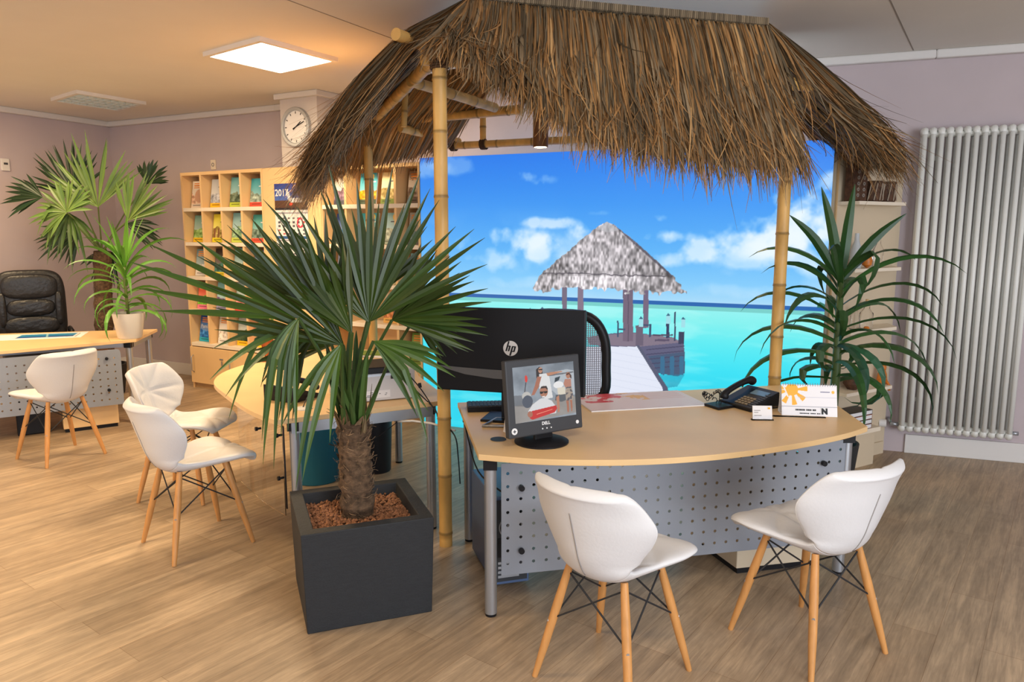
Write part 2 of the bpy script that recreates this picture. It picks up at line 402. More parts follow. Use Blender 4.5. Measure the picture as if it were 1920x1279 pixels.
s_, z_ = onplane(401, 309, C0, C1); q = Vector((C0[0] + wd.x * s_, C0[1] + wd.y * s_, z_)); w3 = Vector((wd.x, wd.y, 0)); wn = Vector((wd.y, -wd.x, 0))
t = thing('wall_socket', 'small cream wall outlet just above the brochure shelf', 'socket', q)
MB().hexa(q - w3 * .035 - Vector((0, 0, .05)), w3 * .07, wn * .012, (0, 0, .10)).build('plate', M_SHELF, t, bevel=.003)
disc(MB(), q + wn * .012, wn, .02, .012, .003, 20).build('insert', M_SEAM, t)

# ================================================================== LIGHT BOX MURAL
MP, MQ = Vector((-.745, 6.18, 0)), Vector((2.07, 4.92, 0)); MD = (MQ - MP).normalized(); MN = Vector((MD.y, -MD.x, 0)); ML = (MQ - MP).length
def paint_mural():
    W, H = 760, 540; MH = 2.2
    S, Z = np.meshgrid(np.linspace(0, ML, W), np.linspace(MH, 0, H))
    Pm = lambda px, py: onplane(px, py, MP, MQ)
    img = np.zeros((H, W, 3)); hz = 1.12
    t = np.clip((Z - hz) / 1.08, 0, 1)[..., None]
    ks = [0, .12, .35, .65, 1]; cols = np.array([(166, 216, 246), (126, 200, 248), (88, 176, 246), (58, 150, 242), (44, 126, 236)]) / 255
    for c in range(3): img[..., c] = np.interp(t[..., 0], ks, cols[:, c])
    nz = vnoise(H, W, 9, 3, 5); nz2 = vnoise(H, W, 28, 8, 4)
    blobs = [((990, 335), .14, .05, .75), ((1030, 418), .18, .035, .8), ((1230, 446), .17, .05, .85), ((1095, 440), .1, .06, .9), ((1310, 470), .12, .07, .85),
             ((960, 450), .28, .07, .8), ((930, 480), .2, .1, .6), ((1010, 465), .12, .08, .9), ((880, 455), .14, .06, .5), ((1240, 488), .15, .06, .7), ((1215, 408), .1, .03, .6),
             ((1540, 390), .22, .12, 1), ((1500, 430), .3, .12, .9), ((1430, 455), .24, .08, .8), ((1555, 345), .1, .06, .75), ((1550, 470), .3, .13, .8), ((800, 320), .16, .05, .4),
             ((1400, 480), .2, .07, .5), ((1350, 545), .5, .04, .25), ((960, 530), .6, .04, .3), ((850, 310), .18, .06, .3), ((1140, 400), .1, .02, .3)]
    for (p, rs, rz, k) in blobs:
        s0, z0 = Pm(*p); rs *= 1.25; rz *= 1.2; d = ((S - s0) / rs) ** 2 + ((Z - z0) / rz) ** 2
        m = np.clip(.75 - d * .8 + (nz - .5) * 4.2 + (nz2 - .5) * 2.2, 0, 1) * k * np.clip((2.4 - d) * .6, 0, 1)
        mixm(img, m * .85, (.93, .97, 1.0))
    wisp = np.clip((vnoise(H, W, 6, 91, 6, 1.6) - .47) * 5, 0, 1) * np.exp(-((Z - 1.42) / .2) ** 2) * .6; mixm(img, wisp, (.93, .97, 1))
    sea = Z < hz; ts = np.clip((hz - Z) / .65, 0, 1)
    sc = np.array([(150, 240, 240), (128, 238, 236), (86, 232, 240), (48, 222, 242), (40, 214, 238)]) / 255
    for c in range(3): img[..., c] = np.where(sea, np.interp(ts, [0, .2, .45, .75, 1], sc[:, c]), img[..., c])
    rip = vnoise(H, W, 10, 21, 4, 6); mixm(img, sea * np.clip((rip - .5) * 1.2, 0, .25), (.86, 1, .98))
    mixm(img, sea & (Z > hz - .028), (.08, .38, .68)); mixm(img, sea & (Z > hz - .055) & (Z <= hz - .028), (.45, .80, .78))
    # deck, walkway and hut
    Q = lambda L: [Pm(*p) for p in L]
    deck = Q([(1105, 642), (1120, 628), (1180, 622), (1240, 630), (1282, 640), (1284, 672), (1275, 690), (1245, 700), (1210, 698), (1150, 660)])
    mixm(img, inpoly(S, Z, deck), (.36, .36, .48))
    mixm(img, inpoly(S, Z, Q([(1100, 632), (1180, 624), (1260, 632), (1280, 642), (1200, 650), (1105, 646)])) , (.50, .45, .52))
    wat = inpoly(S, Z, Q([(1215, 668), (1284, 660), (1284, 700), (1270, 706), (1235, 700)])); mixm(img, wat, (.26, .34, .46))
    for k in range(5):
        mixm(img, inpoly(S, Z, Q([(1212, 655 + k * 9), (1283, 648 + k * 9), (1283, 650 + k * 9), (1212, 657 + k * 9)])), (.26, .26, .38))
    for x0 in (1238, 1256, 1274): mixm(img, inpoly(S, Z, Q([(x0, 668), (x0 + 8, 668), (x0 + 8, 704), (x0, 702)])), (.20, .42, .56))
    mixm(img, inpoly(S, Z, Q([(1230, 704), (1284, 702), (1270, 725), (1245, 728)])) * (.5 * nz2 + .3), (.08, .55, .68))
    mixm(img, inpoly(S, Z, Q([(1100, 650), (1196, 650), (1246, 727), (1262, 820), (1060, 820)])), (.88, .90, .96))
    pl = (np.abs(((S * 1.0 + Z * 9) % .45) - .02) < .02) & inpoly(S, Z, Q([(1100, 650), (1192, 650), (1240, 727), (1255, 820), (1060, 820)])); mixm(img, pl * .12, (.5, .55, .7))
    mixm(img, inpoly(S, Z, Q([(1193, 648), (1199, 648), (1252, 727), (1268, 820), (1256, 820), (1242, 727)])), (.32, .34, .44))
    for (x0, x1, y0, y1, c) in ((1054, 1063, 520, 602, (.44, .40, .48)), (1083, 1094, 520, 602, (.50, .44, .52)), (1168, 1187, 530, 640, (.44, .38, .46)), (1206, 1216, 530, 615, (.44, .38, .48)),
                                (1177, 1179, 540, 640, (.34, .30, .38)), (1192, 1206, 610, 648, (.40, .36, .44)), (1249, 1255, 606, 634, (.18, .22, .36)), (1272, 1283, 622, 645, (.20, .22, .34)), (1264, 1267, 585, 640, (.2, .26, .38)),
                                (1157, 1160, 601, 632, (.2, .3, .42)), (1157, 1172, 616, 619, (.2, .3, .42)), (1217, 1221, 608, 632, (.2, .3, .42)), (1205, 1220, 608, 611, (.2, .3, .42)),
                                (1224, 1262, 627, 630, (.3, .26, .36)), (1228, 1255, 636, 640, (.34, .3, .4))):
        mixm(img, inpoly(S, Z, Q([(x0, y0), (x1, y0), (x1, y1), (x0, y1)])), c)
    for (x, y) in ((994, 588), (1017, 586), (1202, 604), (1253, 598), (1281, 605), (1062, 592)):
        mixm(img, inpoly(S, Z, Q([(x - 4, y - 6), (x + 4, y - 6), (x + 4, y + 9), (x - 4, y + 9)])), (.62, .86, .90)); mixm(img, inpoly(S, Z, Q([(x - 4, y - 6), (x, y - 11), (x + 4, y - 6)])), (.2, .38, .5))
    # roof: fibrous grey thatch
    fib = vnoise(H, W, 150, 5, 2, .45); fib2 = vnoise(H, W, 260, 6, 1, .5)
    g = .46 + (fib - .5) * .45 + (fib2 - .5) * .5
    s0, z0 = Pm(1140, 470); lit = np.clip(1 - np.abs(S - s0 + .05) / .45, 0, 1) * .22 + .12
    g = np.clip(g + lit, .1, 1)
    roof = Q([(1138, 416), (1150, 421), (1190, 452), (1240, 497), (1262, 518), (1284, 545), (1286, 554), (1258, 549), (1230, 548), (1180, 546), (1140, 542), (1090, 540), (1050, 540), (1015, 546), (1001, 549), (999, 541), (1010, 518), (1040, 492), (1080, 458), (1120, 425)])
    jag = (vnoise(H, W, 120, 9, 1) - .5) * .07
    rm = inpoly(S + jag * .3, Z + jag * np.clip((1.26 - Z) * 8, 0, 1), roof)
    thc = np.stack([g * .93, g * .90, g * .92], -1); img[rm] = thc[rm]
    for (a, b) in (((1018, 512), (1100, 513)), ((1100, 513), (1170, 516)), ((1170, 516), (1258, 518))):
        band = inpoly(S, Z + jag * .2, Q([(a[0], a[1] - 1), (b[0], b[1] - 1), (b[0], b[1] + 1.6), (a[0], a[1] + 1.6)])); mixm(img, band * .55, (.22, .2, .24))
    low = rm & inpoly(S, Z, Q([(1000, 516), (1290, 520), (1290, 560), (1000, 556)])); img[low] = np.clip(img[low] * 1.12 + .04, 0, 1)
    cap = inpoly(S, Z, Q([(1138, 415), (1160, 432), (1140, 436), (1118, 430)])); mixm(img, cap * .6, (.72, .72, .74))
    edge = inpoly(S, Z, Q([(1150, 421), (1190, 452), (1240, 497), (1262, 518), (1258, 519), (1236, 499), (1186, 455)])); mixm(img, edge * .7, (.28, .26, .32))
    isl = inpoly(S, Z, Q([(1532, 572), (1537, 566), (1545, 570), (1552, 573), (1552, 577), (1532, 577)])); mixm(img, isl, (.12, .42, .34))
    return img
t = thing('light_box', 'large backlit beach photograph panel showing a thatched pavilion over turquoise water', 'mural', (MP + MQ) / 2)
MB().hexa(MP - MN * .10, MD * ML, MN * .095, (0, 0, 2.2)).build('casing', M_ALU, t)
MB().tube([MP + MD * .03 - MN * .125 + Vector((0, 0, 2.17)), MQ - MD * .03 - MN * .125 + Vector((0, 0, 2.17))], .012, 8).build('light_strip', mat('lit_strip', (.8, .9, 1), .5, emit=11), t)
pic('photo_print', paint_mural(), MP, MD * ML, (0, 0, 2.2), t, M_LIT)

# ================================================================== SHELVES WITH BROCHURES
def heart(X, Y, cx, cy, r):
    x = (X - cx) / r; y = (cy - Y) / r + .15; return (x * x + y * y - .6) ** 3 - x * x * y ** 3 * 1.2 < 0
def cover(top, mid, band, seed, logo=True, style=0):
    H, W = 60, 42; Y, X = np.meshgrid(np.linspace(0, 1, H), np.linspace(0, 1, W), indexing='ij'); img = np.zeros((H, W, 3))
    t3, m3, b3 = (np.array(c) / 255 for c in (top, mid, band)); k = np.clip(Y * 1.5, 0, 1)[..., None]
    img[:] = t3 * (1 - k) + (t3 * .5 + .5) * k
    n = vnoise(H, W, 4, seed, 3); hor = .52 + (n - .5) * .25
    m = Y > hor; tex = (vnoise(H, W, 9, seed + 1, 3) - .5) * .7
    img[m] = np.clip(m3 + tex[..., None][m], 0, 1)
    if style == 1: mixm(img, ((X - .5) / .3) ** 2 + ((Y - .55) / .25) ** 2 < 1, (.9, .72, .6))
    if style == 2: mixm(img, (Y > .5) & (np.abs(((X * 4) % 1) - .5) < .22), (.5, .32, .22))
    if band is not None: mixm(img, Y > .84, b3); mixm(img, (Y > .89) & (Y < .93) & (X > .12) & (X < .6), b3 * .6)
    if logo:
        mixm(img, heart(X, Y, .68, .16, .13), (.97, .78, .18)); mixm(img, (Y > .27) & (Y < .305) & (X > .45) & (X < .92), (.95, .95, .98) if t3.mean() < .6 else (.2, .25, .4))
    else:
        for r_ in (.1, .17, .24): mixm(img, (np.abs(Y - r_) < .018) & (X > .12) & (X < .75), (.95, .6, .25))
    return img
ZL = [.479 + .341 * k for k in range(5)]       # ledge tops, bottom to top
def unit(name, label, s0, s1, divs, top, door=True, cols=None):
    t = thing(name, label, 'shelf', sp((s0 + s1) / 2, .16, 0), 0)
    mb = MB(); D = .32
    mb.hexa(sp(s0, 0, 0), SD * .02, -SN * D, (0, 0, top)); mb.hexa(sp(s1 - .02, 0, 0), SD * .02, -SN * D, (0, 0, top))
    mb.hexa(sp(s0 + .02, 0, top - .03), SD * (s1 - s0 - .04), -SN * D, (0, 0, .03))
    mb.hexa(sp(s0 + .02, D - .012, 0), SD * (s1 - s0 - .04), -SN * .012, (0, 0, top - .03))
    mb.build('carcass', M_BEECH, t)
    for x in divs: MB().hexa(sp(x - .012, .002, ZL[0]), SD * .024, -SN * (D - .014), (0, 0, top - .03 - ZL[0])).build('divider', M_BEECH, t)
    for z in ZL: MB().hexa(sp(s0 + .021, -.006, z - .036), SD * (s1 - s0 - .042), -SN * (D - .01), (0, 0, .036)).build('ledge', M_SHELF, t, bevel=.003)
    n = max(1, round((s1 - s0) / .57))
    for k in range(n):
        a = s0 + .004 + (s1 - s0 - .008) / n * k; L = (s1 - s0 - .008) / n - .004
        d = MB(); d.hexa(sp(a, -.018, .06), SD * L, -SN * .018, (0, 0, .375)); do = d.build('door', M_BEECH, t, bevel=.002)
        h = MB(); h.tube([sp(a + .05, -.02, .17), sp(a + .05, -.045, .19), sp(a + .05, -.045, .33), sp(a + .05, -.02, .35)], .005, 8); h.build('handle', M_ALU, do, smooth=True)
        kk = MB(); kk.hexa(sp(a + L - .12, -.024, .33), SD * .05, -SN * .006, (0, 0, .012)); kk.hexa(sp(a + L - .09, -.03, .27), SD * .014, -SN * .004, (0, 0, .05)); kk.build('lock', M_ALU, do)
    MB().hexa(sp(s0 + .02, .02, 0), SD * (s1 - s0 - .04), -SN * .02, (0, 0, .06)).build('plinth', M_BEECH_D, t)
    return t
unit('brochure_shelf', 'tall beech brochure shelf with four columns of pockets left of the calendar', -.01, 1.15, [.285, .567, .85], 2.19)
unit('brochure_shelf', 'tall beech brochure shelf between the calendar board and the backlit mural', 1.87, 2.955, [2.155, 2.70], 2.17)
t = thing('wood_board', 'plain beech board covering the column between the two brochure shelves', 'board', sp(1.51, .03, 0))
MB().hexa(sp(1.152, 0, .05), SD * .714, -SN * .03, (0, 0, 2.14)).build('panel', M_BEECH, t, bevel=.002)
MB().hexa(sp(1.17, .008, 0), SD * .68, -SN * .02, (0, 0, .05)).build('plinth', M_BEECH_D, t)

Wt = (236, 232, 226)
B = {  # (row from top, column): (top, mid, band, style, logo, label)
 (0, 0): ((246, 236, 222), (240, 196, 170), (244, 226, 210), 1, False, 'white brochure with orange lines and two smiling faces, top left pocket'),
 (0, 1): ((178, 186, 196), (170, 176, 190), (250, 190, 30), 0, True, 'grey sky brochure with yellow bottom band, second pocket of the top row'),
 (0, 2): ((90, 160, 170), (90, 110, 90), (190, 205, 70), 0, True, 'teal city skyline brochure with lime bottom band, third pocket of the top row'),
 (0, 3): ((40, 150, 170), (150, 170, 160), (226, 80, 60), 0, True, 'blue bay brochure with red bottom band, fourth pocket of the top row'),
 (1, 0): ((120, 170, 160), (150, 190, 110), (248, 200, 20), 0, True, 'garden brochure with yellow bottom band, leftmost pocket of the second row'),
 (1, 1): ((210, 200, 50), (170, 150, 80), (226, 210, 40), 2, True, 'lime yellow brochure of people walking, second pocket of the second row'),
 (1, 2): ((120, 175, 185), (150, 190, 150), (200, 215, 90), 0, True, 'pale teal brochure with green foot, third pocket of the second row'),
 (1, 3): ((50, 150, 150), (90, 120, 110), (220, 80, 60), 0, True, 'dark teal brochure with red foot, fourth pocket of the second row'),
 (2, 0): ((110, 150, 165), Wt, Wt, 0, False, 'white brochure with grey blue head, leftmost pocket of the third row'),
 (2, 1): ((36, 26, 26), (60, 120, 110), (238, 214, 50), 0, True, 'black brochure with green picture and yellow foot, third row'),
 (2, 2): ((110, 165, 180), (170, 190, 170), (190, 205, 120), 0, True, 'light blue brochure in the third pocket of the third row, partly behind palm leaves'),
 (2, 3): ((80, 110, 160), (160, 150, 140), (220, 200, 120), 0, True, 'blue grey brochure in the fourth pocket of the third row, behind palm leaves'),
 (3, 0): ((230, 60, 30), (120, 190, 60), (232, 120, 150), 0, False, 'red family brochure with green centre, leftmost pocket of the fourth row'),
 (3, 1): ((120, 190, 200), (120, 90, 150), (150, 150, 190), 0, True, 'lilac and blue brochure, second pocket of the fourth row'),
 (3, 2): ((160, 200, 210), (210, 120, 130), (220, 60, 60), 0, True, 'brochure with pink picture, third pocket of the fourth row behind the palm'),
 (3, 3): ((210, 120, 110), (190, 40, 50), (240, 240, 240), 0, True, 'crimson brochure, fourth pocket of the fourth row behind the palm'),
 (4, 0): ((20, 80, 170), (30, 110, 190), (40, 170, 200), 0, False, 'blue family holiday brochure in the bottom left pocket'),
 (4, 1): (Wt, Wt, (226, 226, 226), 0, False, 'plain white brochure, second pocket of the bottom row'),
 (4, 2): ((180, 200, 200), (60, 90, 60), (250, 190, 30), 0, True, 'brochure with palm tree picture and yellow foot, bottom row'),
 (4, 3): ((220, 60, 50), (200, 50, 80), (240, 200, 60), 0, False, 'small red brochure, rightmost pocket of the bottom row'),
}
def brochure(s0, s1, z, r, h, spec, seed, grp, band=True):
    top, mid, bd, style, logo, lab = spec
    c = sp((s0 + s1) / 2, r, z); t = thing('brochure', lab, 'brochure', c, 0, grp)
    lean = .16; L = s1 - s0; up = (Vector((0, 0, 1)) - SN * lean).normalized() * h
    o = sp(s0, r, z + .002); nrm = (SN + Vector((0, 0, lean))).normalized()
    MB().hexa(o, SD * L, -nrm * .012, up).build('pages', M_PAPER, t)
    pic('cover', cover(top, mid, bd, seed, logo, style), o + nrm * .001, SD * L, up, t)
    return t, o, up, nrm, L
colx = [(0.01, .273), (.297, .555), (.579, .838), (.862, 1.13)]
for (r_, c_), spec in B.items():
    a, b = colx[c_]; k = .045 if c_ < 2 else .05
    z = ZL[4 - r_]; t, o, up, nrm, L = brochure(a + .02, b - .012, z, .075, .27 + .01 * ((r_ * 3 + c_) % 3), spec, 10 + r_ * 7 + c_, 'brochures in the left shelf')
    if (r_, c_) == (4, 0): text('lettering', 'Familie', .055, o + SD * .015 + up * .52 + nrm * .003, SD, up, M_TEXTW, t)
    if (r_, c_) == (3, 0): text('lettering', '12 Family', .045, o + SD * .012 + up * .76 + nrm * .003, SD, up, M_TEXTW, t)
G2 = 'brochures in the shelf next to the mural'
U2 = [
 (0, 1.93, 2.12, ((226, 220, 210), (120, 90, 120), (70, 70, 90), 0, True, 'brochure with blossoming trees picture, top row behind the thatch fringe')),
 (0, 2.22, 2.42, ((40, 170, 200), (230, 170, 30), (60, 80, 60), 0, True, 'turquoise coast brochure left of the back bamboo post, top row')),
 (0, 2.46, 2.66, ((236, 220, 170), (190, 170, 110), (120, 140, 60), 0, True, 'sandy beach and palms brochure right of the back bamboo post, top row')),
 (0, 2.745, 2.92, ((150, 130, 110), (128, 108, 92), (120, 100, 84), 0, False, 'brown magazine with handwritten style title in the top right pocket')),
 (1, 1.93, 2.12, ((34, 70, 150), (60, 130, 190), (90, 110, 100), 0, True, 'dark blue brochure with yellow heart, second row, left pocket')),
 (1, 2.22, 2.42, ((60, 170, 180), (70, 110, 100), (150, 180, 170), 0, True, 'sea green brochure left of the back bamboo post, second row')),
 (1, 2.46, 2.66, ((150, 205, 215), (190, 200, 180), (170, 180, 160), 0, True, 'pale blue brochure right of the back bamboo post, second row')),
 (1, 2.745, 2.92, ((170, 165, 150), (120, 150, 150), (110, 110, 110), 0, False, 'grey brochure in the right pocket of the second row')),
 (2, 1.93, 2.12, ((130, 150, 190), (210, 130, 70), (190, 170, 120), 0, True, 'blue and orange brochure in the third row behind the palm')),
 (2, 2.22, 2.42, ((200, 210, 190), (170, 160, 120), (200, 180, 120), 0, True, 'cream brochure in the third row behind the palm fan')),
 (2, 2.46, 2.66, ((160, 190, 160), (150, 150, 110), (180, 180, 150), 0, True, 'pale green brochure in the third row behind the palm fan')),
 (2, 2.745, 2.92, ((120, 160, 160), (200, 140, 80), (200, 190, 170), 0, False, 'teal and orange brochure in the third row beside the mural')),
 (3, 2.46, 2.66, ((210, 190, 160), (190, 120, 70), (220, 170, 90), 0, True, 'orange brown brochure in the fourth row behind the palm stems')),
 (3, 2.745, 2.92, ((230, 210, 170), (200, 160, 90), (220, 200, 150), 0, False, 'beige brochure in the fourth row beside the mural')),
 (4, 2.745, 2.92, ((110, 150, 60), (90, 130, 50), (130, 160, 70), 0, False, 'green garden magazine in the lowest row beside the mural')),
]
for i, (r_, a, b, spec) in enumerate(U2):
    t, o, up, nrm, L = brochure(a + .01, b, ZL[4 - r_], .09, .27, spec, 60 + i * 3, G2)
    if i == 3: text('lettering', 'Signature', .042, o + SD * .008 + up * .74 + nrm * .003, SD, up, M_TEXT, t, shear=.3)

# wall calendar on the board
def calendar_img():
    H, W = 150, 70; Y, X = np.meshgrid(np.linspace(0, 1, H), np.linspace(0, 1, W), indexing='ij'); im = np.ones((H, W, 3)) * .9
    k = (Y < .235)[..., None]; sky = np.stack([.14 + Y * .9, .22 + Y * 1.3, .55 + Y * 1.2], -1); im = np.where(k, sky, im)
    mixm(im, (Y > .15) & (Y < .235), (.34, .22, .16)); mixm(im, (Y > .215) & (Y < .235), (.12, .12, .16))
    mixm(im, inpoly(X, Y, [(.38, .13), (.95, .13), (1, .15), (.9, .17), (.5, .17)]), (.92, .92, .94)); mixm(im, inpoly(X, Y, [(.36, .06), (.44, .07), (.52, .14), (.42, .14)]), (.85, .88, .92))
    mixm(im, inpoly(X, Y, [(.8, .075), (.85, .08), (.88, .14), (.83, .14)]), (.8, .84, .9)); mixm(im, ((X - .5) / .06) ** 2 + ((Y - .185) / .012) ** 2 < 1, (.9, .3, .2))
    rs = np.random.RandomState(4)
    for b0 in (.26, .51, .76):
        mixm(im, (Y > b0) & (Y < b0 + .012), (.6, .6, .65))
        for r in range(5):
            for c in range(6):
                x, y = .08 + c * .15, b0 + .045 + r * .035
                mixm(im, (X > x) & (X < x + .07) & (Y > y) & (Y < y + .016), (.3, .3, .34) if rs.rand() > .25 else (.75, .3, .3))
        mixm(im, (Y > b0 + .215) & (Y < b0 + .24), (.16, .36, .58))
    mixm(im, (np.hypot((X - .76) / 1, (Y - .355) * 2.1) < .1) & (np.hypot(X - .76, (Y - .355) * 2.1) > .06), (.85, .2, .3))
    return im
a, za = onplane(515, 345, SHP, SHQ); b, _ = onplane(576, 345, SHP, SHQ); zb = onplane(520, 640, SHP, SHQ)[1]
t = thing('wall_calendar', 'tall three month wall calendar for 2017 with aeroplane picture hung on the beech board', 'calendar', sp((a + b) / 2, -.004, (za + 1.0) / 2))
MB().hexa(sp(a, -.005, za - 1.0), SD * (b - a), SN * .003, (0, 0, 1.0)).build('backing', M_PAPER, t)
pic('sheets', calendar_img(), sp(a, -.009, za - 1.0), SD * (b - a), (0, 0, 1.0), t)
text('year', '2017', .085, sp(a + .01, -.011, za - .11), SD, (0, 0, 1), M_TEXTW, t, bold=.0015)

# ================================================================== RIGHT CORNER: NICHE SHELF AND RADIATOR
NP, NQ = Vector((2.11, 4.965, 0)), Vector((2.745, 5.345, 0)); ND = (NQ - NP).normalized(); NN = Vector((ND.y, -ND.x, 0)); NL = (NQ - NP).length
def npt(s, r, z): return NP + ND * s + NN * r + Vector((0, 0, z))
t = thing('corner_shelf', 'tall pale corner shelf board with four small shelves between mural and radiator', 'shelf', npt(NL / 2, 0, 0))
mb = MB(); mb.hexa(npt(0, 0, 0), ND * NL, -NN * .022, (0, 0, 2.2)); mb.build('back_panel', M_PED, t)
MB().hexa(npt(0, .002, .02), ND * .012, NN * .012, (0, 0, 2.18)).build('side_strip', M_BEECH_D, t)
SH_Z = [1.81, 1.375, .965, .55]
for z in SH_Z:
    s_ = MB(); s_.prism([tuple(npt(.03, .001, 0)[:2]), tuple(npt(.03, .16, 0)[:2]), tuple(npt(.55, .15, 0)[:2]), tuple(npt(.68, .001, 0)[:2])], z - .022, z); s_.build('shelf_board', M_SHELF, t)
MB().hexa(npt(.02, .002, .0), ND * (NL - .04), NN * .012, (0, 0, .09)).build('plinth', M_PED, t)
def curio(name, label, cat, s, r, z, prof, m, attr=False, n=20, grp=None, extra=None):
    p = npt(s, r, z); t = thing(name, label, cat, p, 0, grp); b = MB(); b.lathe(prof, p, n); b.build('body', m, t, smooth=True, attr=attr, ang=40)
    if extra: extra(t, p)
    return t
box_p = npt(.13, .08, SH_Z[0])
t = thing('carved_tablet', 'tall dark carved wooden block standing at the left of the top corner shelf', 'ornament', box_p)
b = MB(); b.hexa(npt(.05, .03, SH_Z[0]), ND * .14, NN * .07, (0, 0, .30)); b.build('block', M_WOODD, t, bevel=.006)
b = MB()
for k in range(7):
    for j in range(2): disc(b, npt(.09 + j * .06, .10, SH_Z[0] + .04 + k * .037), NN, .012, .006, .004, 10)
b.build('carving', mat('pale_inlay', hexc(150, 140, 130), .8), t)
def drumhead(t, p):
    b = MB()
    for k in range(10):
        a = k * math.pi / 5; b.tube([p + Vector((math.cos(a) * .062, math.sin(a) * .062, .01)), p + Vector((math.cos(a + .3) * .062, math.sin(a + .3) * .062, .12))], .0035, 5)
    b.build('cords', mat('cord', hexc(176, 160, 140), .8), t)
    MB().lathe([(.061, .122), (.061, .133), (.05, .137)], p, 20).build('skin', M_WOODD, t, smooth=True)
for s, lab in ((.29, 'small dark wooden drum next to the carved block on the top corner shelf'), (.44, 'small brown wooden drum at the right end of the top corner shelf')):
    curio('hand_drum', lab, 'drum', s, .075, SH_Z[0], [(.052, 0), (.06, .02), (.055, .06), (.06, .12), (.05, .125)], M_WOODD, extra=drumhead, grp='small drums on the corner shelf')
def cork(t, p, z=.2): MB().lathe([(.012, z), (.012, z + .025)], p, 10).build('cork', M_BEECH_D, t)
BOT = [(.03, 0), (.034, .01), (.034, .12), (.014, .16), (.013, .2)]
curio('glass_bottle', 'tall clear glass bottle on the second corner shelf behind the plant', 'bottle', .40, .07, SH_Z[1], BOT, M_GLASS, extra=cork)
curio('glass_bottle', 'frosted white slender bottle at the left of the second corner shelf', 'bottle', .16, .07, SH_Z[1], [(.035, 0), (.04, .03), (.036, .12), (.016, .18), (.014, .23)], mat('frosted_white', hexc(214, 220, 224), .4, trans=.3))
curio('orange_shell', 'orange conch shell beside the frosted bottle', 'shell', .27, .08, SH_Z[1], [(.005, 0), (.03, .02), (.035, .05), (.02, .09), (.004, .13)], M_ORANGE)
curio('glass_bottle', 'clear short glass jar on the third corner shelf', 'bottle', .32, .07, SH_Z[2], [(.04, 0), (.044, .01), (.044, .1), (.02, .13), (.018, .17)], M_GLASS, extra=lambda t, p: cork(t, p, .17))
curio('glass_bottle', 'small glass bottle at the left of the third corner shelf', 'bottle', .18, .08, SH_Z[2], [(.03, 0), (.03, .09), (.013, .12), (.012, .15)], M_GLASS)
curio('seashell', 'small pinkish seashell lying on the third corner shelf', 'shell', .24, .13, SH_Z[2], [(.012, 0), (.02, .01), (.012, .02), (.002, .022)], M_ORANGE)
curio('dark_bowl', 'dark brown woven bowl on the lowest corner shelf', 'bowl', .2, .08, SH_Z[3], [(.03, 0), (.06, .04), (.055, .08), (.03, .09)], M_WOODD)
cat_p = npt(.55, .07, SH_Z[3])
t = thing('cat_figure', 'orange striped cat figure sitting at the right end of the lowest corner shelf', 'ornament', cat_p)
b = MB(); b.lathe([(.03, 0), (.036, .02), (.03, .07), (.018, .1)], cat_p, 16); b.tube([cat_p + NN * .03 + Vector((0, 0, .03)), cat_p + NN * .055 + Vector((0, 0, .0)), cat_p + NN * .06 + Vector((0, 0, -.04))], .009, 8); b.build('body', M_ORANGE, t, smooth=True)
b = MB(); b.lathe([(.008, .09), (.022, .1), (.026, .12), (.018, .14), (.004, .147)], cat_p, 14); b.build('head', M_ORANGE, t, smooth=True)
b = MB()
for sgn in (-1, 1): b.lathe([(.009, .138), (.001, .158)], cat_p + ND * .014 * sgn, 6)
b.build('ears', M_ORANGE, t)
cs = bpy.data.objects['corner_shelf']
MB().hexa(npt(.05, .001, .24), ND * .4, NN * .15, (0, 0, .03)).build('shelf_board', M_SHELF, cs); MB().hexa(npt(.08, .001, 0), ND * .34, NN * .13, (0, 0, .24)).build('support_block', M_PED, cs)
for i, (z, c, lab) in enumerate(((.27, hexc(120, 60, 50), 'dark red book, lowest of the stack at the base of the corner shelf'), (.303, hexc(40, 40, 44), 'black book on the dark red one at the base of the corner shelf'),
        (.336, hexc(150, 80, 50), 'orange brown book second from the top of the stack in the corner shelf'), (.369, hexc(50, 46, 46), 'dark grey book, topmost of the stack in the corner shelf'))):
    t = thing('book', lab, 'book', npt(.2, .07, z), 0, 'books at the base of the corner shelf')
    MB().hexa(npt(.1, .01, z), ND * .26, NN * .13, (0, 0, .032)).build('cover', mat('book_%d' % i, c, .5), t); MB().hexa(npt(.103, .138, z + .004), ND * .25, NN * .004, (0, 0, .024)).build('pages', M_PAPER, t)

# radiator
rd = Vector((1, -.366, 0)).normalized(); rn = Vector((rd.y, -rd.x, 0))
def rpt(s, r, z): return Vector((0, 6.41, 0)) + rd * s + rn * r + Vector((0, 0, z))
S0 = 3.045; PIT = .0512; NT = 14; RZ0, RZ1 = .20, 2.30
t = thing('radiator', 'tall white column radiator with vertical tubes mounted on the right wall', 'radiator', rpt(S0 + PIT * 6.5, .1, 0))
for k in range(NT):
    s = S0 + PIT * k; b = MB()
    for r in (.065, .135):
        b.tube([rpt(s, r, RZ0 + .03)] + [rpt(s, r, RZ1 - .03)], .0165, 10)
    for z, sg in ((RZ0, 1), (RZ1, -1)):
        b.tube([rpt(s, .065, z + sg * .035), rpt(s, .085, z + sg * .004), rpt(s, .115, z + sg * .004), rpt(s, .135, z + sg * .035)], [.017, .024, .024, .017], 10)
    b.build('column', M_RAD, t, smooth=True)
for z in (RZ0 + .03, RZ1 - .03): MB().tube([rpt(S0 - .012, .1, z), rpt(S0 + PIT * (NT - 1) + .012, .1, z)], .019, 12).build('header_tube', M_RAD, t, smooth=True)
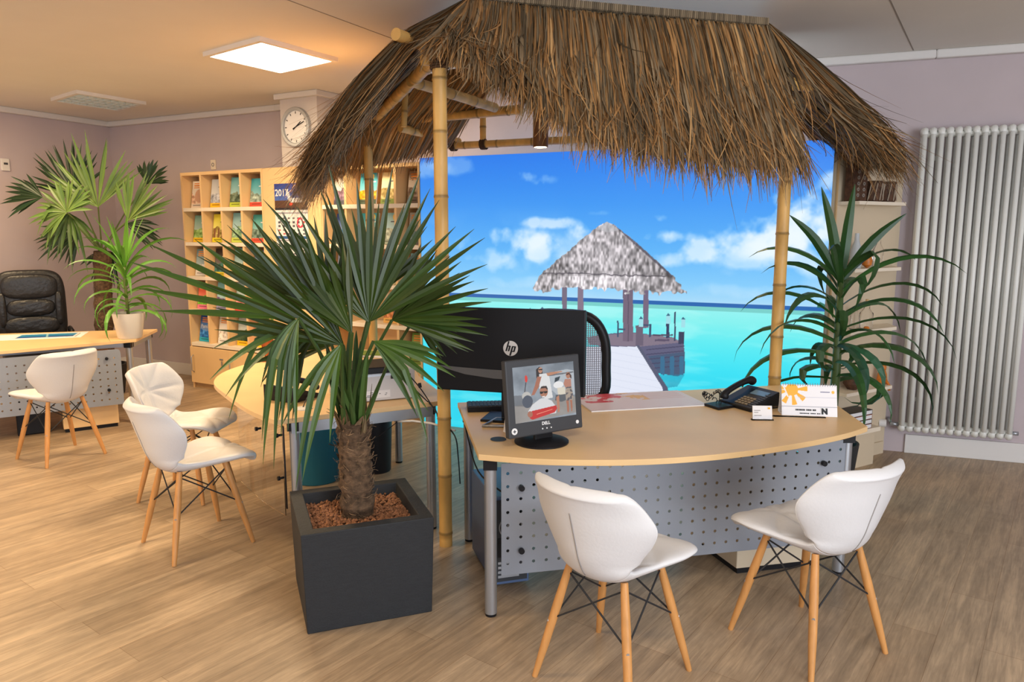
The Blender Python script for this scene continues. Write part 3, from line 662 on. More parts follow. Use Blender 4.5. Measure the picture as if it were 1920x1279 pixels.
b = MB(); b.tube([rpt(S0 - .02, .1, RZ0 + .03), rpt(S0 - .075, .1, RZ0 + .03)], .014, 12); b.tube([rpt(S0 - .075, .1, RZ0 + .05), rpt(S0 - .075, .02, RZ0 + .05)], .012, 10)
b.build('valve', M_ALU, t, smooth=True); b = MB(); b.tube([rpt(S0 + PIT * 13 + .02, .1, RZ0 + .03), rpt(S0 + PIT * 13 + .06, .1, RZ0 + .03)], .014, 12); b.build('valve', M_ALU, t, smooth=True)
disc(MB(), rpt(S0 - .1, .1, RZ0 + .03), -rd, .028, 0, .05, 20).build('thermostat_head', M_WHITE, t, bevel=.004)
b = MB()
for s in (S0 + PIT * 1.5, S0 + PIT * 11.5):
    for z in (.4, 2.1): b.hexa(rpt(s - .02, .001, z), rd * .04, rn * .06, (0, 0, .03))
b.build('bracket', M_RAD, t)

# ================================================================== DESKS
def smooth_poly(ctrl, closed=False, n=6):
    out = []; m = len(ctrl)
    for i in range(m - 1):
        p0 = ctrl[max(i - 1, 0)]; p1 = ctrl[i]; p2 = ctrl[i + 1]; p3 = ctrl[min(i + 2, m - 1)]
        for k in range(n):
            t_ = k / n; out.append(tuple(.5 * ((2 * b) + (-a + c) * t_ + (2 * a - 5 * b + 4 * c - d) * t_ ** 2 + (-a + 3 * b - 3 * c + d) * t_ ** 3) for a, b, c, d in zip(p0, p1, p2, p3)))
    out.append(tuple(ctrl[-1])); return out
def leg_tube(parent, x, y, z=.695, r=.026):
    b = MB(); b.tube([(x, y, .012), (x, y, z - .045)], r, 20); lg = b.build('leg', M_ALU, parent, smooth=True, ang=40)
    MB().tube([(x, y, 0), (x, y, .014)], r * .92, 20).build('foot', M_BLACK, lg)
    MB().box((x, y, z - .023), (r * 2.2, r * 2.2, .045)).build('joint', M_BLACK, lg)
    return lg
def perforated(parent, A, Bp, z0, z1, nx, nz, x0, zz0, pitch, pz, knobs, rad=.0072):
    """steel sheet with real punched holes: cells of 8+8 vertices"""
    A = Vector((*A, 0)); Bp = Vector((*Bp, 0)); u = (Bp - A).normalized(); L = (Bp - A).length; n = Vector((u.y, -u.x, 0))
    b = MB(); P = lambda s, z: A + u * s + Vector((0, 0, z))
    for i in range(nx):
        for j in range(nz):
            cx, cz = x0 + i * pitch, zz0 + j * pz; hx, hz = pitch / 2, pz / 2
            outer = [(hx, 0), (hx, hz), (0, hz), (-hx, hz), (-hx, 0), (-hx, -hz), (0, -hz), (hx, -hz)]
            vs = [P(cx + a, cz + c) for a, c in outer] + [P(cx + rad * math.cos(k * math.pi / 4), cz + rad * math.sin(k * math.pi / 4)) for k in range(8)]
            b.add(vs, [(k, (k + 1) % 8, 8 + (k + 1) % 8, 8 + k) for k in range(8)])
    sx0, sx1 = x0 - pitch / 2, x0 + (nx - .5) * pitch; sz0, sz1 = zz0 - pz / 2, zz0 + (nz - .5) * pz
    def q(a, b_, c, d): b.add([P(a, c), P(b_, c), P(b_, d), P(a, d)], [(0, 1, 2, 3)])
    q(0, sx0, sz0, sz1); q(sx1, L, sz0, sz1); q(sx0, sx1, z0, sz0); q(sx0, sx1, sz1, z1)
    for (cx, cz, ex, ez, a0) in ((sx0, sz0, 0, z0, 180), (sx1, sz0, L, z0, 270), (sx1, sz1, L, z1, 0), (sx0, sz1, 0, z1, 90)):
        rx, rz_ = abs(cx - ex), abs(cz - ez); vs = [P(cx, cz)] + [P(cx + rx * math.cos(R(a0 + k * 15)), cz + rz_ * math.sin(R(a0 + k * 15))) for k in range(7)]
        b.add(vs, [(0, k, k + 1) for k in range(1, 7)])
    o = b.build('perforated_panel', M_PANEL, parent); md = o.modifiers.new('s', 'SOLIDIFY'); md.thickness = .002
    for (s, z) in knobs:
        k = MB(); disc(k, P(s, z) - n * .02, n, .006, 0, .035, 12); disc(k, P(s, z) + n * .006, n, .0125, 0, .014, 16); k.build('knob', M_BLACK, o)
    return o

# --- main desk
front = smooth_poly([(-.137, 2.952), (.085, 2.893), (.30, 2.876), (.51, 2.884), (.74, 2.925), (.98, 3.0), (1.25, 3.12), (1.50, 3.262), (1.66, 3.387)])
poly = front + [(1.70, 3.80), (1.60, 4.33), (-.289, 3.875)]
t = desk = thing('curved_desk', 'beech topped reception desk with curved front, silver legs and perforated grey panel under the thatch', 'desk', (.7, 3.5, 0))
MB().prism(poly, .695, .72).build('desktop', M_BEECH, t, bevel=.002)
leg_tube(t, -.09, 2.985); leg_tube(t, 1.565, 3.385); leg_tube(t, -.225, 3.76); leg_tube(t, 1.54, 4.22)
b = MB()
for a, c in (((-.09, 2.985), (-.225, 3.76)), ((1.565, 3.385), (1.54, 4.22)), ((-.225, 3.76), (1.54, 4.22)), ((-.04, 3.14), (1.52, 3.52))):
    a = Vector((*a, .655)); c = Vector((*c, .655)); d = (c - a).normalized(); nn = Vector((-d.y, d.x, 0)) * .018
    b.hexa(a - nn, c - a, nn * 2, (0, 0, .04))
b.build('frame_rail', M_ALU, t)
perforated(t, (-.045, 3.0), (1.552, 3.36), .17, .664, 29, 8, .028, .222, .0565, .0568, [(.085, .556), (.085, .278), (1.52, .562), (1.52, .29)])
b = MB(); b.lathe([(.035, 0), (.035, .003)], (-.06, 3.17, .72), 28); b.build('cable_cover', M_GREYD, t, smooth=False)
# pedestal under it
pa, pb, pc = atz(1395, 1103, 0), atz(1330, 1050, 0), atz(1585, 1085, 0)
pa = Vector((1.07, 3.36, 0)); u = Vector((.95, .215, 0)).normalized(); v = Vector((-.30, .95, 0)).normalized()
t = thing('pedestal_cabinet', 'pale pedestal cabinet on the floor below the right side of the curved desk', 'cabinet', pa + u * .2 + v * .2)
MB().hexa(pa + Vector((0, 0, .03)), u * .42, v * .5, (0, 0, .5)).build('body', M_PED, t, bevel=.003)
MB().hexa(pa + u * .01 + v * .01, u * .4, v * .48, (0, 0, .03)).build('plinth', M_BLACK, t)
# computer tower
ta = Vector((-.085, 3.22, 0)); u = Vector((.954, .28, 0)).normalized(); v = Vector((-.28, .954, 0)).normalized()
t = thing('computer_tower', 'grey computer tower standing under the left end of the curved desk, rear side showing', 'computer', ta + u * .08 + v * .2)
MB().hexa(ta + Vector((0, 0, .015)), u * .17, v * .42, (0, 0, .42)).build('case', M_BLUEMET, t, bevel=.003)
b = MB(); b.hexa(ta - v * .004 + u * .01 + Vector((0, 0, .03)), u * .15, v * .004, (0, 0, .39)); b.build('rear_plate', M_GREYD, t)
b = MB()
for k in range(4): b.hexa(ta - v * .008 + u * .02 + Vector((0, 0, .05 + k * .022)), u * .1, v * .004, (0, 0, .012))
disc(b, ta - v * .004 + u * .08 + Vector((0, 0, .29)), -v, .055, .05, .004, 24); disc(b, ta - v * .004 + u * .08 + Vector((0, 0, .29)), -v, .02, 0, .004, 16); b.build('fan_and_slots', M_ALU, t)
b = MB(); b.hexa(ta - v * .008 + u * .02 + Vector((0, 0, .15)), u * .05, v * .004, (0, 0, .09)); b.build('sockets', M_BLACK, t)
def cable(label, pts, r=.003, m=M_BLACK, n=6, grp=None, name='cable'):
    o = MB().tube(smooth_poly([tuple(p) for p in pts], n=5), r, n).build(name, m, None, smooth=True); tag(o, label, 'cable', grp); return o
cable('black cable bundle hanging down onto the computer tower beside the left desk leg', [(-.262, 3.85, .68), (-.225, 3.66, .60), (-.16, 3.40, .50), (-.05, 3.27, .447), (.02, 3.21, .43), (.04, 3.20, .36), (.03, 3.20, .3)], .004)
cable('black cable looping over the computer tower and down its rear', [(-.02, 3.4, .66), (.0, 3.30, .52), (.05, 3.24, .46), (.06, 3.21, .40), (.05, 3.215, .3)], .005)

# --- rounded side table
rim = smooth_poly([(-.75, 5.35), (-1.0, 5.62), (-1.3, 5.62), (-1.57, 5.45), (-1.77, 5.15), (-1.86, 4.78), (-1.80, 4.42), (-1.60, 4.08), (-1.33, 3.70), (-1.142, 3.505)])
poly = rim + [(-.383, 3.912), (-.43, 4.2), (-.586, 4.605)]
t = table = thing('rounded_table', 'beech side table with rounded far end and silver legs behind the big palm', 'table', (-1.1, 4.5, 0))
MB().prism(poly[::-1], .695, .72).build('tabletop', M_BEECH, t, bevel=.002)
leg_tube(t, -1.075, 3.585); leg_tube(t, -.44, 3.925); leg_tube(t, -1.45, 5.0); leg_tube(t, -.8, 5.1)
b = MB()
for a, c in (((-1.085, 3.56), (-.42, 3.915)), ((-.44, 3.925), (-.8, 5.1)), ((-1.075, 3.585), (-1.45, 5.0))):
    a = Vector((*a, .64)); c = Vector((*c, .64)); d = (c - a).normalized(); nn = Vector((-d.y, d.x, 0)) * .015
    b.hexa(a - nn, c - a, nn * 2, (0, 0, .054))
b.build('frame_rail', M_ALU, t)
b = MB(); b.hexa((-1.125, 3.56, .25), Vector((-.012, .03, 0)), (.006, .003, 0), (0, 0, .42)); b.build('black_strip', M_BLACK, t)
gp = smooth_poly([(-1.14, 3.60, 0), (-1.32, 3.80, 0), (-1.55, 4.12, 0)], n=6)
b = MB()
for p, q_ in zip(gp[:-1], gp[1:]):
    p = Vector(p) + Vector((0, 0, .2)); d = Vector(q_) - Vector(gp[0]) * 0 - Vector((p.x, p.y, 0)); nn = Vector((-d.y, d.x, 0)).normalized() * .004
    b.hexa(p, d, nn, (0, 0, .46))
mp_ = b.build('clear_modesty_panel', M_ACRYL, t)
for x, y, z in ((-1.33, 3.79, .6), (-1.16, 3.59, .62), (-1.16, 3.59, .40)):
    k = MB(); disc(k, (x, y, z), (-.8, -.6, 0), .011, 0, .012, 14); disc(k, (x, y, z), (.8, .6, 0), .006, 0, .02, 10); k.build('knob', M_BLACK, mp_)
g = MB(); g.lathe([(.045, .72), (.045, .724), (.03, .726)], (-1.07, 3.74, 0), 28); g.build('cable_grommet', M_WHITE, t)

for (x, y, r, h, m, nm, lab) in ((-1.29, 4.74, .165, .40, M_TEAL, 'waste_bin', 'teal round waste bin on the floor under the rounded table'), (-.93, 4.93, .115, .37, M_DARKBLUE, 'waste_bin', 'black round waste bin on the floor right of the teal one')):
    t = thing(nm, lab, 'bin', (x, y, 0), 0, 'waste bins under the rounded table')
    b = MB(); b.lathe([(r * .84, 0), (r * .87, .005), (r, h), (r - .008, h), (r * .84, .012)], (x, y, 0), 32); b.build('bucket', m, t, smooth=True, ang=40)
    b = MB(); b.lathe([(r, h - .015), (r + .008, h - .012), (r + .008, h + .003), (r - .004, h + .003)], (x, y, 0), 32, cap=False); b.build('rim', m, t, smooth=True)

# --- left desk
poly = smooth_poly([(-3.153, 6.195), (-3.45, 5.93), (-3.86, 5.58), (-4.3, 5.3), (-4.85, 5.15)], n=5) + [(-5.1, 5.8), (-4.54, 6.52), (-3.277, 6.84)]
t = thing('curved_desk', 'beech topped desk with curved front at the left edge of the room', 'desk', (-4.0, 6.0, 0))
MB().prism(poly[::-1], .695, .72).build('desktop', M_BEECH, t, bevel=.002)
leg_tube(t, -3.22, 6.20); leg_tube(t, -3.33, 6.76); leg_tube(t, -4.8, 5.28); leg_tube(t, -4.6, 6.4)
b = MB(); a = Vector((-3.22, 6.2, .65)); c = Vector((-3.33, 6.76, .65)); b.hexa(a, c - a, (.03, .006, 0), (0, 0, .045))
a = Vector((-3.25, 6.22, .65)); c = Vector((-4.7, 5.36, .65)); b.hexa(a, c - a, (.01, .03, 0), (0, 0, .045)); b.build('frame_rail', M_ALU, t)
perforated(t, (-4.70, 5.06), (-3.215, 6.05), .20, .66, 31, 7, .05, .25, .0562, .0568, [(1.68, .59), (1.68, .33)])
pa = Vector((-3.62, 5.86, 0)); u = Vector((.83, .555, 0)).normalized(); v = Vector((-.555, .83, 0)).normalized()
t = thing('pedestal_cabinet', 'beech pedestal cabinet on the floor under the desk at the left', 'cabinet', pa + u * .2 + v * .2)
MB().hexa(pa + Vector((0, 0, .03)), u * .40, v * .5, (0, 0, .56)).build('body', M_BEECH, t, bevel=.003)
MB().hexa(pa + u * .01 + v * .01, u * .38, v * .48, (0, 0, .03)).build('plinth', M_BLACK, t)
t = thing('waste_bin', 'black square waste bin on the floor under the desk at the left', 'bin', (-3.86, 5.9, 0))
b = MB(); q_ = Vector((-3.93, 5.76, 0)); b.hexa(q_, u * .22, v * .22, (0, 0, .30)); b.build('bucket', M_BLACK, t, bevel=.01)
b = MB(); b.hexa(q_ - u * .008 - v * .008 + Vector((0, 0, .29)), u * .236, v * .236, (0, 0, .02)); b.build('rim', M_BLACK, t, bevel=.004)

# ================================================================== WHITE SHELL CHAIRS
def shell_chair():
    t = thing('shell_chair', 'x', 'chair', (0, 0, 0), 0, 'white shell chairs')
    # profile rows: (y, z, half width, side lift forward/up)
    ctl = [(.262, .425, .150, .0), (.245, .452, .190, .008), (.185, .468, .228, .016), (.11, .462, .226, .022), (.03, .450, .192, .026), (-.05, .440, .160, .03), (-.115, .440, .150, .04),
           (-.165, .470, .152, .055), (-.20, .53, .178, .075), (-.222, .60, .222, .095), (-.240, .66, .242, .10), (-.258, .72, .226, .085), (-.276, .768, .206, .065), (-.290, .788, .186, .055)]
    prof = smooth_poly(ctl, n=6); NR = len(prof); NU = 44; split = 6 * 6 + 3
    pts = [Vector((0, p[0], p[1])) for p in prof]
    nor = []
    for i in range(NR):
        d = pts[min(i + 1, NR - 1)] - pts[max(i - 1, 0)]; d.normalize(); nor.append(Vector((0, d.z, -d.y)) * (1))   # rotate
    nor = [n if (n.z > 0 or n.y > 0) else -n for n in nor]
    segs = [((-1, .0), (0, .17)), ((1, .0), (0, .17)), ((0, 0), (0, .5)), ((-1, .34), (0, .17)), ((1, .34), (0, .17)), ((-1, .52), (0, .38)), ((1, .52), (0, .38)), ((-1, .34), (0, .5)), ((1, .34), (0, .5)),
            ((-1, .74), (1, .74)), ((0, .5), (0, 1)), ((-1, .60), (0, .74)), ((1, .60), (0, .74)), ((-.9, 1), (0, .74)), ((.9, 1), (0, .74)), ((-1, .50), (1, .50))]
    def groove(u, v, wd):
        best = 9
        for (a, c) in segs:
            ax, ay, bx, by = a[0] * .2, a[1] * .75, c[0] * .2, c[1] * .75; x, y = u * .2, v * .75
            L2 = (bx - ax) ** 2 + (by - ay) ** 2; k = max(0, min(1, ((x - ax) * (bx - ax) + (y - ay) * (by - ay)) / L2))
            best = min(best, math.hypot(x - ax - k * (bx - ax), y - ay - k * (by - ay)))
        return best
    def grid(r0, r1):
        top = []; bot = []; T = .024
        for i in range(r0, r1):
            v = i / (NR - 1); y, z, wd, lift = prof[i]; p = pts[i]; n = nor[i]; bk = min(1, max(0, (v - .48) / .12))
            for j in range(NU + 1):
                th = math.pi * (j / NU); u = -math.cos(th)
                vv = abs(2 * v - 1); th_ = T * max(0, 1 - abs(u) ** 6) ** .5 * max(.04, (1 - max(0, (vv - .93) / .07) ** 2)) ** .5
                base = Vector((u * wd, y, z)) + Vector((0, 1, 0)) * (lift * u * u * bk * 1.15) + Vector((0, 0, 1)) * (lift * u * u * (1 - bk))
                g = groove(u, v, wd); gd = .007 * math.exp(-(g / .008) ** 2) * max(0, 1 - abs(u) ** 4) * min(1, (1 - vv) / .12) + .004 * (1 - min(1, g / .03)) * max(0, 1 - abs(u) ** 4) * min(1, (1 - vv) / .12)
                top.append(base + n * max(th_ - gd, -.5 * th_)); bot.append(base - n * th_)
        k = NU + 1; nr = r1 - r0; N = nr * k; fs = []
        for i in range(nr - 1):
            for j in range(NU):
                a = i * k + j; fs.append((a, a + k, a + k + 1, a + 1)); fs.append((N + a, N + a + 1, N + a + k + 1, N + a + k))
            a = i * k; fs.append((a, N + a, N + a + k, a + k)); a = i * k + NU; fs.append((a, a + k, N + a + k, N + a))
        for i in (0, nr - 1):
            for j in range(NU):
                a = i * k + j; fs.append((a, a + 1, N + a + 1, N + a) if i == 0 else (a, N + a, N + a + 1, a + 1))
        b = MB(); b.add(top + bot, fs); return b
    grid(0, split + 1).build('seat', M_CHAIR, t, smooth=True)
    bo = grid(split, NR).build('backrest', M_CHAIR, t, smooth=True)
    b = MB(); b.tube([pts[i] - nor[i] * .0235 for i in range(split + 3, NR - 13)], .0028, 6); b.build('seam', M_SEAM, bo, smooth=True)
    F = {}
    for sx in (-1, 1):
        for sy in (-1, 1):
            top_ = Vector((sx * .115, sy * .115 - .0, .438)); ft = Vector((sx * .205, sy * .205, 0)); F[sx, sy] = (top_, ft)
            b = MB(); b.tube([top_, top_.lerp(ft, .35), top_.lerp(ft, .7), ft], [.0135, .017, .0155, .0105], 14); lg = b.build('leg', M_LEG, t, smooth=True, ang=50)
            m_ = top_.lerp(ft, .50); dd = Vector((sx, sy, 0)).normalized(); disc(MB(), m_ + dd * .014, dd, .0055, 0, .003, 10).build('screw', M_ALU, lg)
    for (a, c) in (((-1, -1), (1, -1)), ((1, -1), (1, 1)), ((1, 1), (-1, 1)), ((-1, 1), (-1, -1))):
        b = MB()
        for p, q in ((a, c), (c, a)):
            lo = F[p][0].lerp(F[p][1], .48); hi = F[q][0].lerp(F[q][1], .06); b.tube([lo, hi], .0036, 6); disc(b, lo, (lo - hi), .009, 0, .012, 8)
        b.build('wire_brace', M_BLACKM, t, smooth=True, ang=40)
    return t
ch0 = shell_chair()
spots = [((.373, 2.56), (.66, .75), 'white shell chair left of the two at the big desk panel, seen from behind'),
         ((1.176, 2.78), (-.46, .89), 'white shell chair right of the two in front of the big perforated desk panel'),
         ((-1.653, 3.736), (.70, .71), 'white shell chair nearer of the pair left of the square planter, seen sideways'),
         ((-2.03, 4.49), (.995, -.09), 'white shell chair with quilted inner backrest facing the viewer, farther of the pair'),
         ((-3.27, 5.24), (-.85, .53), 'white shell chair with its back to the viewer at the far left desk')]
for i, (p, f, lab) in enumerate(spots):
    o = ch0 if i == 0 else copy_tree(ch0)
    o.location = (*p, 0); o.rotation_euler = (0, 0, math.atan2(-f[0], f[1])); o['label'] = lab

# ================================================================== PALMS AND LEAFY PLANTS
def leafcol(base, var=.25, rnd=random):
    k = 1 + (rnd.random() - .5) * 2 * var; return tuple(max(.001, c * k * (1 + (rnd.random() - .5) * .12)) for c in base)
def fan(mb, hub, a0, a1, n, L, fwd=0.0, droop=.15, wid=.019, base=(.045, .12, .02), tipdroop=0, fused=.38, seed=0, back=None, view=None):
    """palmate leaf: n folded segments radiating from the hub between screen-like angles a0..a1 (degrees, 0 = right, 90 = up) in a plane leaning by fwd"""
    rnd = random.Random(seed); hub = Vector(hub); U = Vector((1, 0, 0)); Vv = Vector((0, fwd, 1)).normalized(); Nn = U.cross(Vv)
    for k in range(n):
        t = (k + .5) / n; a = R(a0 + (a1 - a0) * t + rnd.uniform(-3.2, 3.2)); d = U * math.cos(a) + Vv * math.sin(a)
        cup = .22 * math.cos((t - .5) * math.pi * 1.0); d = (d - Nn * .0 + Vector((0, 1, 0)) * (rnd.uniform(-.16, .16) + (.12 - cup) * .8)).normalized()
        Lk = L * (.80 + .24 * math.sin(math.pi * t) + rnd.uniform(-.11, .09)); side = d.cross(Nn).normalized()
        step = R(abs(a1 - a0)) / n * .5; pts = []; ws = []; kink = rnd.random() < tipdroop; dr = droop * rnd.uniform(.6, 1.5)
        for q in (0, .12, .25, .38, .52, .66, .8, .91, 1):
            z = dr * q ** 2.4
            if kink and q > .5: z += (q - .5) * 1.3
            p = hub + d * Lk * q * (1 - (.25 * max(0, q - .5) if kink else 0)) + Vector((0, 0, -1)) * Lk * z; pts.append(p)
            wmax = min(wid, Lk * step * q * 1.25 + .0015) if q < fused + .15 else wid
            ws.append(max(.0006, wmax * (1 if q < .5 else (1 - ((q - .5) / .5) ** 1.6))))
        c = leafcol(base, .28, rnd); c2 = (c[0] * 1.35, c[1] * 1.25, c[2] * 1.2)
        mb.ribbon(pts, ws, side, [c2 if i < 3 else c for i in range(len(pts))], fold=.45 * (1 if k % 2 else .8))
def strap(mb, p, az, el, L, wid, droop, base, seed, n=9, kink=0):
    rnd = random.Random(seed); p = Vector(p); h = Vector((math.cos(az), math.sin(az), 0)); pts = []; ws = []; e = el; cur = Vector(p); st = L / n
    for i in range(n + 1):
        q = i / n; pts.append(Vector(cur)); ws.append(max(.0008, wid * (.55 + .9 * q if q < .4 else (1 - ((q - .4) / .6) ** 1.8) * .95)))
        if kink and abs(q - kink) < .06: e -= .9
        e -= droop / n * (.4 + 1.6 * q); cur = cur + (h * math.cos(e) + Vector((0, 0, 1)) * math.sin(e)) * st
    c = leafcol(base, .25, rnd); tw = rnd.choice((-1, 1)) * rnd.uniform(.3, .9); mb.ribbon(pts, ws, Vector((-h.y, h.x, tw)).normalized(), [(c[0] * (1.3 - .4 * i / n), c[1] * (1.25 - .35 * i / n), c[2]) for i in range(n + 1)], fold=.4)

def square_planter(label, A, u, v, L, h, rim, soilz):
    A = Vector(A); c = A + u * L / 2 + v * L / 2; t = thing('planter', label, 'planter', (c.x, c.y, 0)); b = MB(); Z = Vector((0, 0, 1))
    def ring(ins, z): return [A + u * ins + v * ins + Z * z, A + u * (L - ins) + v * ins + Z * z, A + u * (L - ins) + v * (L - ins) + Z * z, A + u * ins + v * (L - ins) + Z * z]
    rings = [ring(.012, 0), ring(0, h), ring(rim, h), ring(rim + .01, soilz - .02)]; vs = [p for r in rings for p in r]
    fs = [(3, 2, 1, 0), (12, 13, 14, 15)]
    for i in range(3):
        for k in range(4): k2 = (k + 1) % 4; fs.append((i * 4 + k, i * 4 + k2, (i + 1) * 4 + k2, (i + 1) * 4 + k))
    b.add(vs, fs); b.build('box', M_POT, t, bevel=.004); return t, c
# --- big palm in front
A = Vector((-.838, 2.81, 0)); u = Vector((.515, .196, 0)).normalized(); v = Vector((-.196, .515, 0)).normalized()
pt, pc = square_planter('large square anthracite planter filled with brown clay granulate in the foreground', A, u, v, .545, .43, .055, .385)
b = MB(); rnd = random.Random(3); cen = pc
for i in range(2300):
    x, y = rnd.uniform(-.208, .208), rnd.uniform(-.208, .208); r = rnd.uniform(.006, .011)
    if math.hypot(x, y) < .07 and rnd.random() < .7: continue
    p = Vector((cen.x, cen.y, .372 + rnd.uniform(0, .014))) + u * x + v * y
    k = rnd.uniform(.55, 1.35); col = (.30 * k, .135 * k, .065 * k)
    vs = [p + Vector((r * rnd.uniform(.7, 1.2), 0, 0)), p + Vector((0, r * rnd.uniform(.7, 1.2), 0)), p - Vector((r * rnd.uniform(.7, 1.2), 0, 0)), p - Vector((0, r * rnd.uniform(.7, 1.2), 0)), p + Vector((rnd.uniform(-.003, .003), 0, r * .9)), p - Vector((0, 0, r))]
    b.add(vs, [(0, 1, 4), (1, 2, 4), (2, 3, 4), (3, 0, 4), (1, 0, 5), (2, 1, 5), (3, 2, 5), (0, 3, 5)], col)
b.build('clay_granulate', M_CLAY, pt, attr=True, kind='stuff')
MB().hexa(A + u * .066 + v * .066 + Vector((0, 0, .366)), u * .413, v * .413, (0, 0, .008)).build('soil', M_SOIL, pt)

def trunk(mb, base, top, r0, r1, seed, spikes=60, sl=.09):
    rnd = random.Random(seed); base = Vector(base); top = Vector(top); n = 22; pts = [base.lerp(top, i / n) for i in range(n + 1)]
    rs = [r0 + (r1 - r0) * i / n + rnd.uniform(-.004, .005) + (.008 if i % 4 == 0 else 0) for i in range(n + 1)]
    cols = []
    for i in range(n + 1): k = rnd.uniform(.7, 1.3); cols.append((.105 * k, .062 * k, .034 * k))
    mb.tube(pts, rs, 16, True, cols)
    for i in range(spikes):
        q = rnd.random() ** .8; p = base.lerp(top, q); a = rnd.uniform(0, 6.28); r = r0 + (r1 - r0) * q; h = Vector((math.cos(a), math.sin(a), 0))
        o = p + h * r * .96; k = rnd.uniform(.7, 1.7); col = (.14 * k, .085 * k, .045 * k); sd = Vector((-h.y, h.x, 0))
        L = sl * rnd.uniform(.3, .8); mb.ribbon([o, o + Vector((0, 0, L * .5)) + h * .006 + sd * L * .3, o + Vector((0, 0, L * .8)) + h * .012 + sd * L * .5], [rnd.uniform(.006, .016), .007, .001], sd, col)
    for i in range(spikes * 2):
        q = rnd.random(); p = base.lerp(top, q); a = rnd.uniform(0, 6.28); h = Vector((math.cos(a), math.sin(a), 0)); r = r0 + (r1 - r0) * q; o = p + h * r
        sd = Vector((-h.y, h.x, 0)); L = rnd.uniform(.02, .06); k = rnd.uniform(.8, 2); mb.tube([o, o + h * .012 + sd * L * .5, o + h * .01 + sd * L + Vector((0, 0, rnd.uniform(-.02, .03)))], .0009, 3, False, (.2 * k, .13 * k, .075 * k))
def petiole(mb, a, hb, col, r=.006):
    a = Vector(a); hb = Vector(hb); m = a.lerp(hb, .5) + Vector((0, 0, .04)); mb.tube(smooth_poly([tuple(a), tuple(m), tuple(hb)], n=4), [r * 1.5] * 3 + [r] * 6, 6, True, col)
palm = thing('fan_palm', 'large dark green fan palm with fibrous trunk growing from the square planter', 'plant', (cen.x - .02, cen.y, .374))
b = MB(); TB = Vector((cen.x - .005, cen.y + .01, .36)); TT = Vector((-.675, 3.09, .83)); trunk(b, TB, TT, .068, .066, 5, 90)
b.build('trunk', M_TRUNK, palm, smooth=True, attr=True, ang=60)
G = (.027, .055, .006); G2c = (.045, .095, .010)
fans = [((692, 604), 3.02, 28, 150, 18, .64, .10, .05, G, 0), ((644, 648), 2.98, 100, 172, 15, .62, -.15, .05, G, 0), ((560, 597), 2.95, 142, 176, 5, .70, .2, .02, G2c, 0), ((575, 610), 3.0, 176, 208, 4, .42, .3, .25, G2c, .3),
        ((735, 600), 3.22, -28, 72, 17, .42, .0, .06, G, 0), ((640, 645), 2.9, 215, 262, 4, .34, .2, .35, G2c, .4), ((560, 597), 2.9, 205, 275, 8, .25, .4, .75, G2c, .8),
        ((700, 640), 3.02, -58, 5, 7, .33, .2, .2, G2c, .2), ((620, 590), 3.5, 55, 165, 18, .50, .1, .05, G, 0), ((600, 585), 3.15, 115, 160, 9, .50, .1, .05, G, 0),
        ((775, 600), 3.45, -60, 35, 12, .22, .1, .15, G, 0), ((640, 640), 3.3, 150, 200, 8, .40, .1, .1, G, 0), ((700, 560), 3.3, 40, 130, 14, .44, .3, .05, G, 0), ((600, 620), 3.2, 190, 230, 6, .30, -.3, .3, G, .3), ((660, 625), 2.9, 92, 150, 9, .44, .3, .05, G, 0)]
for i, (hp, Y, a0, a1, n, L, fw, dr, col, td) in enumerate(fans):
    hub = aty(*hp, Y); f = MB()
    fan(f, hub, a0, a1, n, L, fw, dr, .0140, col, td, seed=100 + i); petiole(f, TT + Vector((random.uniform(-.04, .04), random.uniform(-.04, .04), -.04)), hub, (.045, .085, .02), .0075)
    f.build('frond', M_LEAF, palm, attr=True)
b = MB(); rnd = random.Random(8)
for i in range(16):
    a = rnd.uniform(0, 6.28); o = TT + Vector((math.cos(a) * .04, math.sin(a) * .04, rnd.uniform(-.12, 0))); h = Vector((math.cos(a), math.sin(a), 0))
    k = rnd.uniform(.7, 1.5); b.ribbon([o, o + h * .03 + Vector((0, 0, .07)), o + h * rnd.uniform(.03, .1) + Vector((0, 0, rnd.uniform(.08, .16)))], [.016, .010, .002], Vector((-h.y, h.x, 0)), (.13 * k, .09 * k, .045 * k), fold=.4)
b.build('leaf_bases', M_LEAF, palm, attr=True)
b = MB()
for i, (tx, ty, Y) in enumerate([(658, 606, 3.0), (640, 640, 3.1), (676, 640, 3.15), (690, 660, 2.98), (612, 655, 3.05), (655, 660, 3.2), (668, 620, 3.1), (628, 680, 2.98)]):
    e = aty(tx, ty, Y); o = TT + Vector(((i % 4 - 1.5) * .022, (i % 3 - 1) * .02, -.06)); m = o.lerp(e, .55) + Vector((0, -.01, 0)); k = (.8, 1.5, 1, 1.8)[i % 4]
    b.ribbon(smooth_poly([tuple(o), tuple(m), tuple(e)], n=4), [.010, .012, .013, .014, .014, .013, .011, .007, .001], (1, .2 * (-1) ** i, 0), [(.028 * k, .060 * k, .012 * k)] * 9, fold=.5)
b.build('young_leaves', M_LEAF, palm, attr=True)

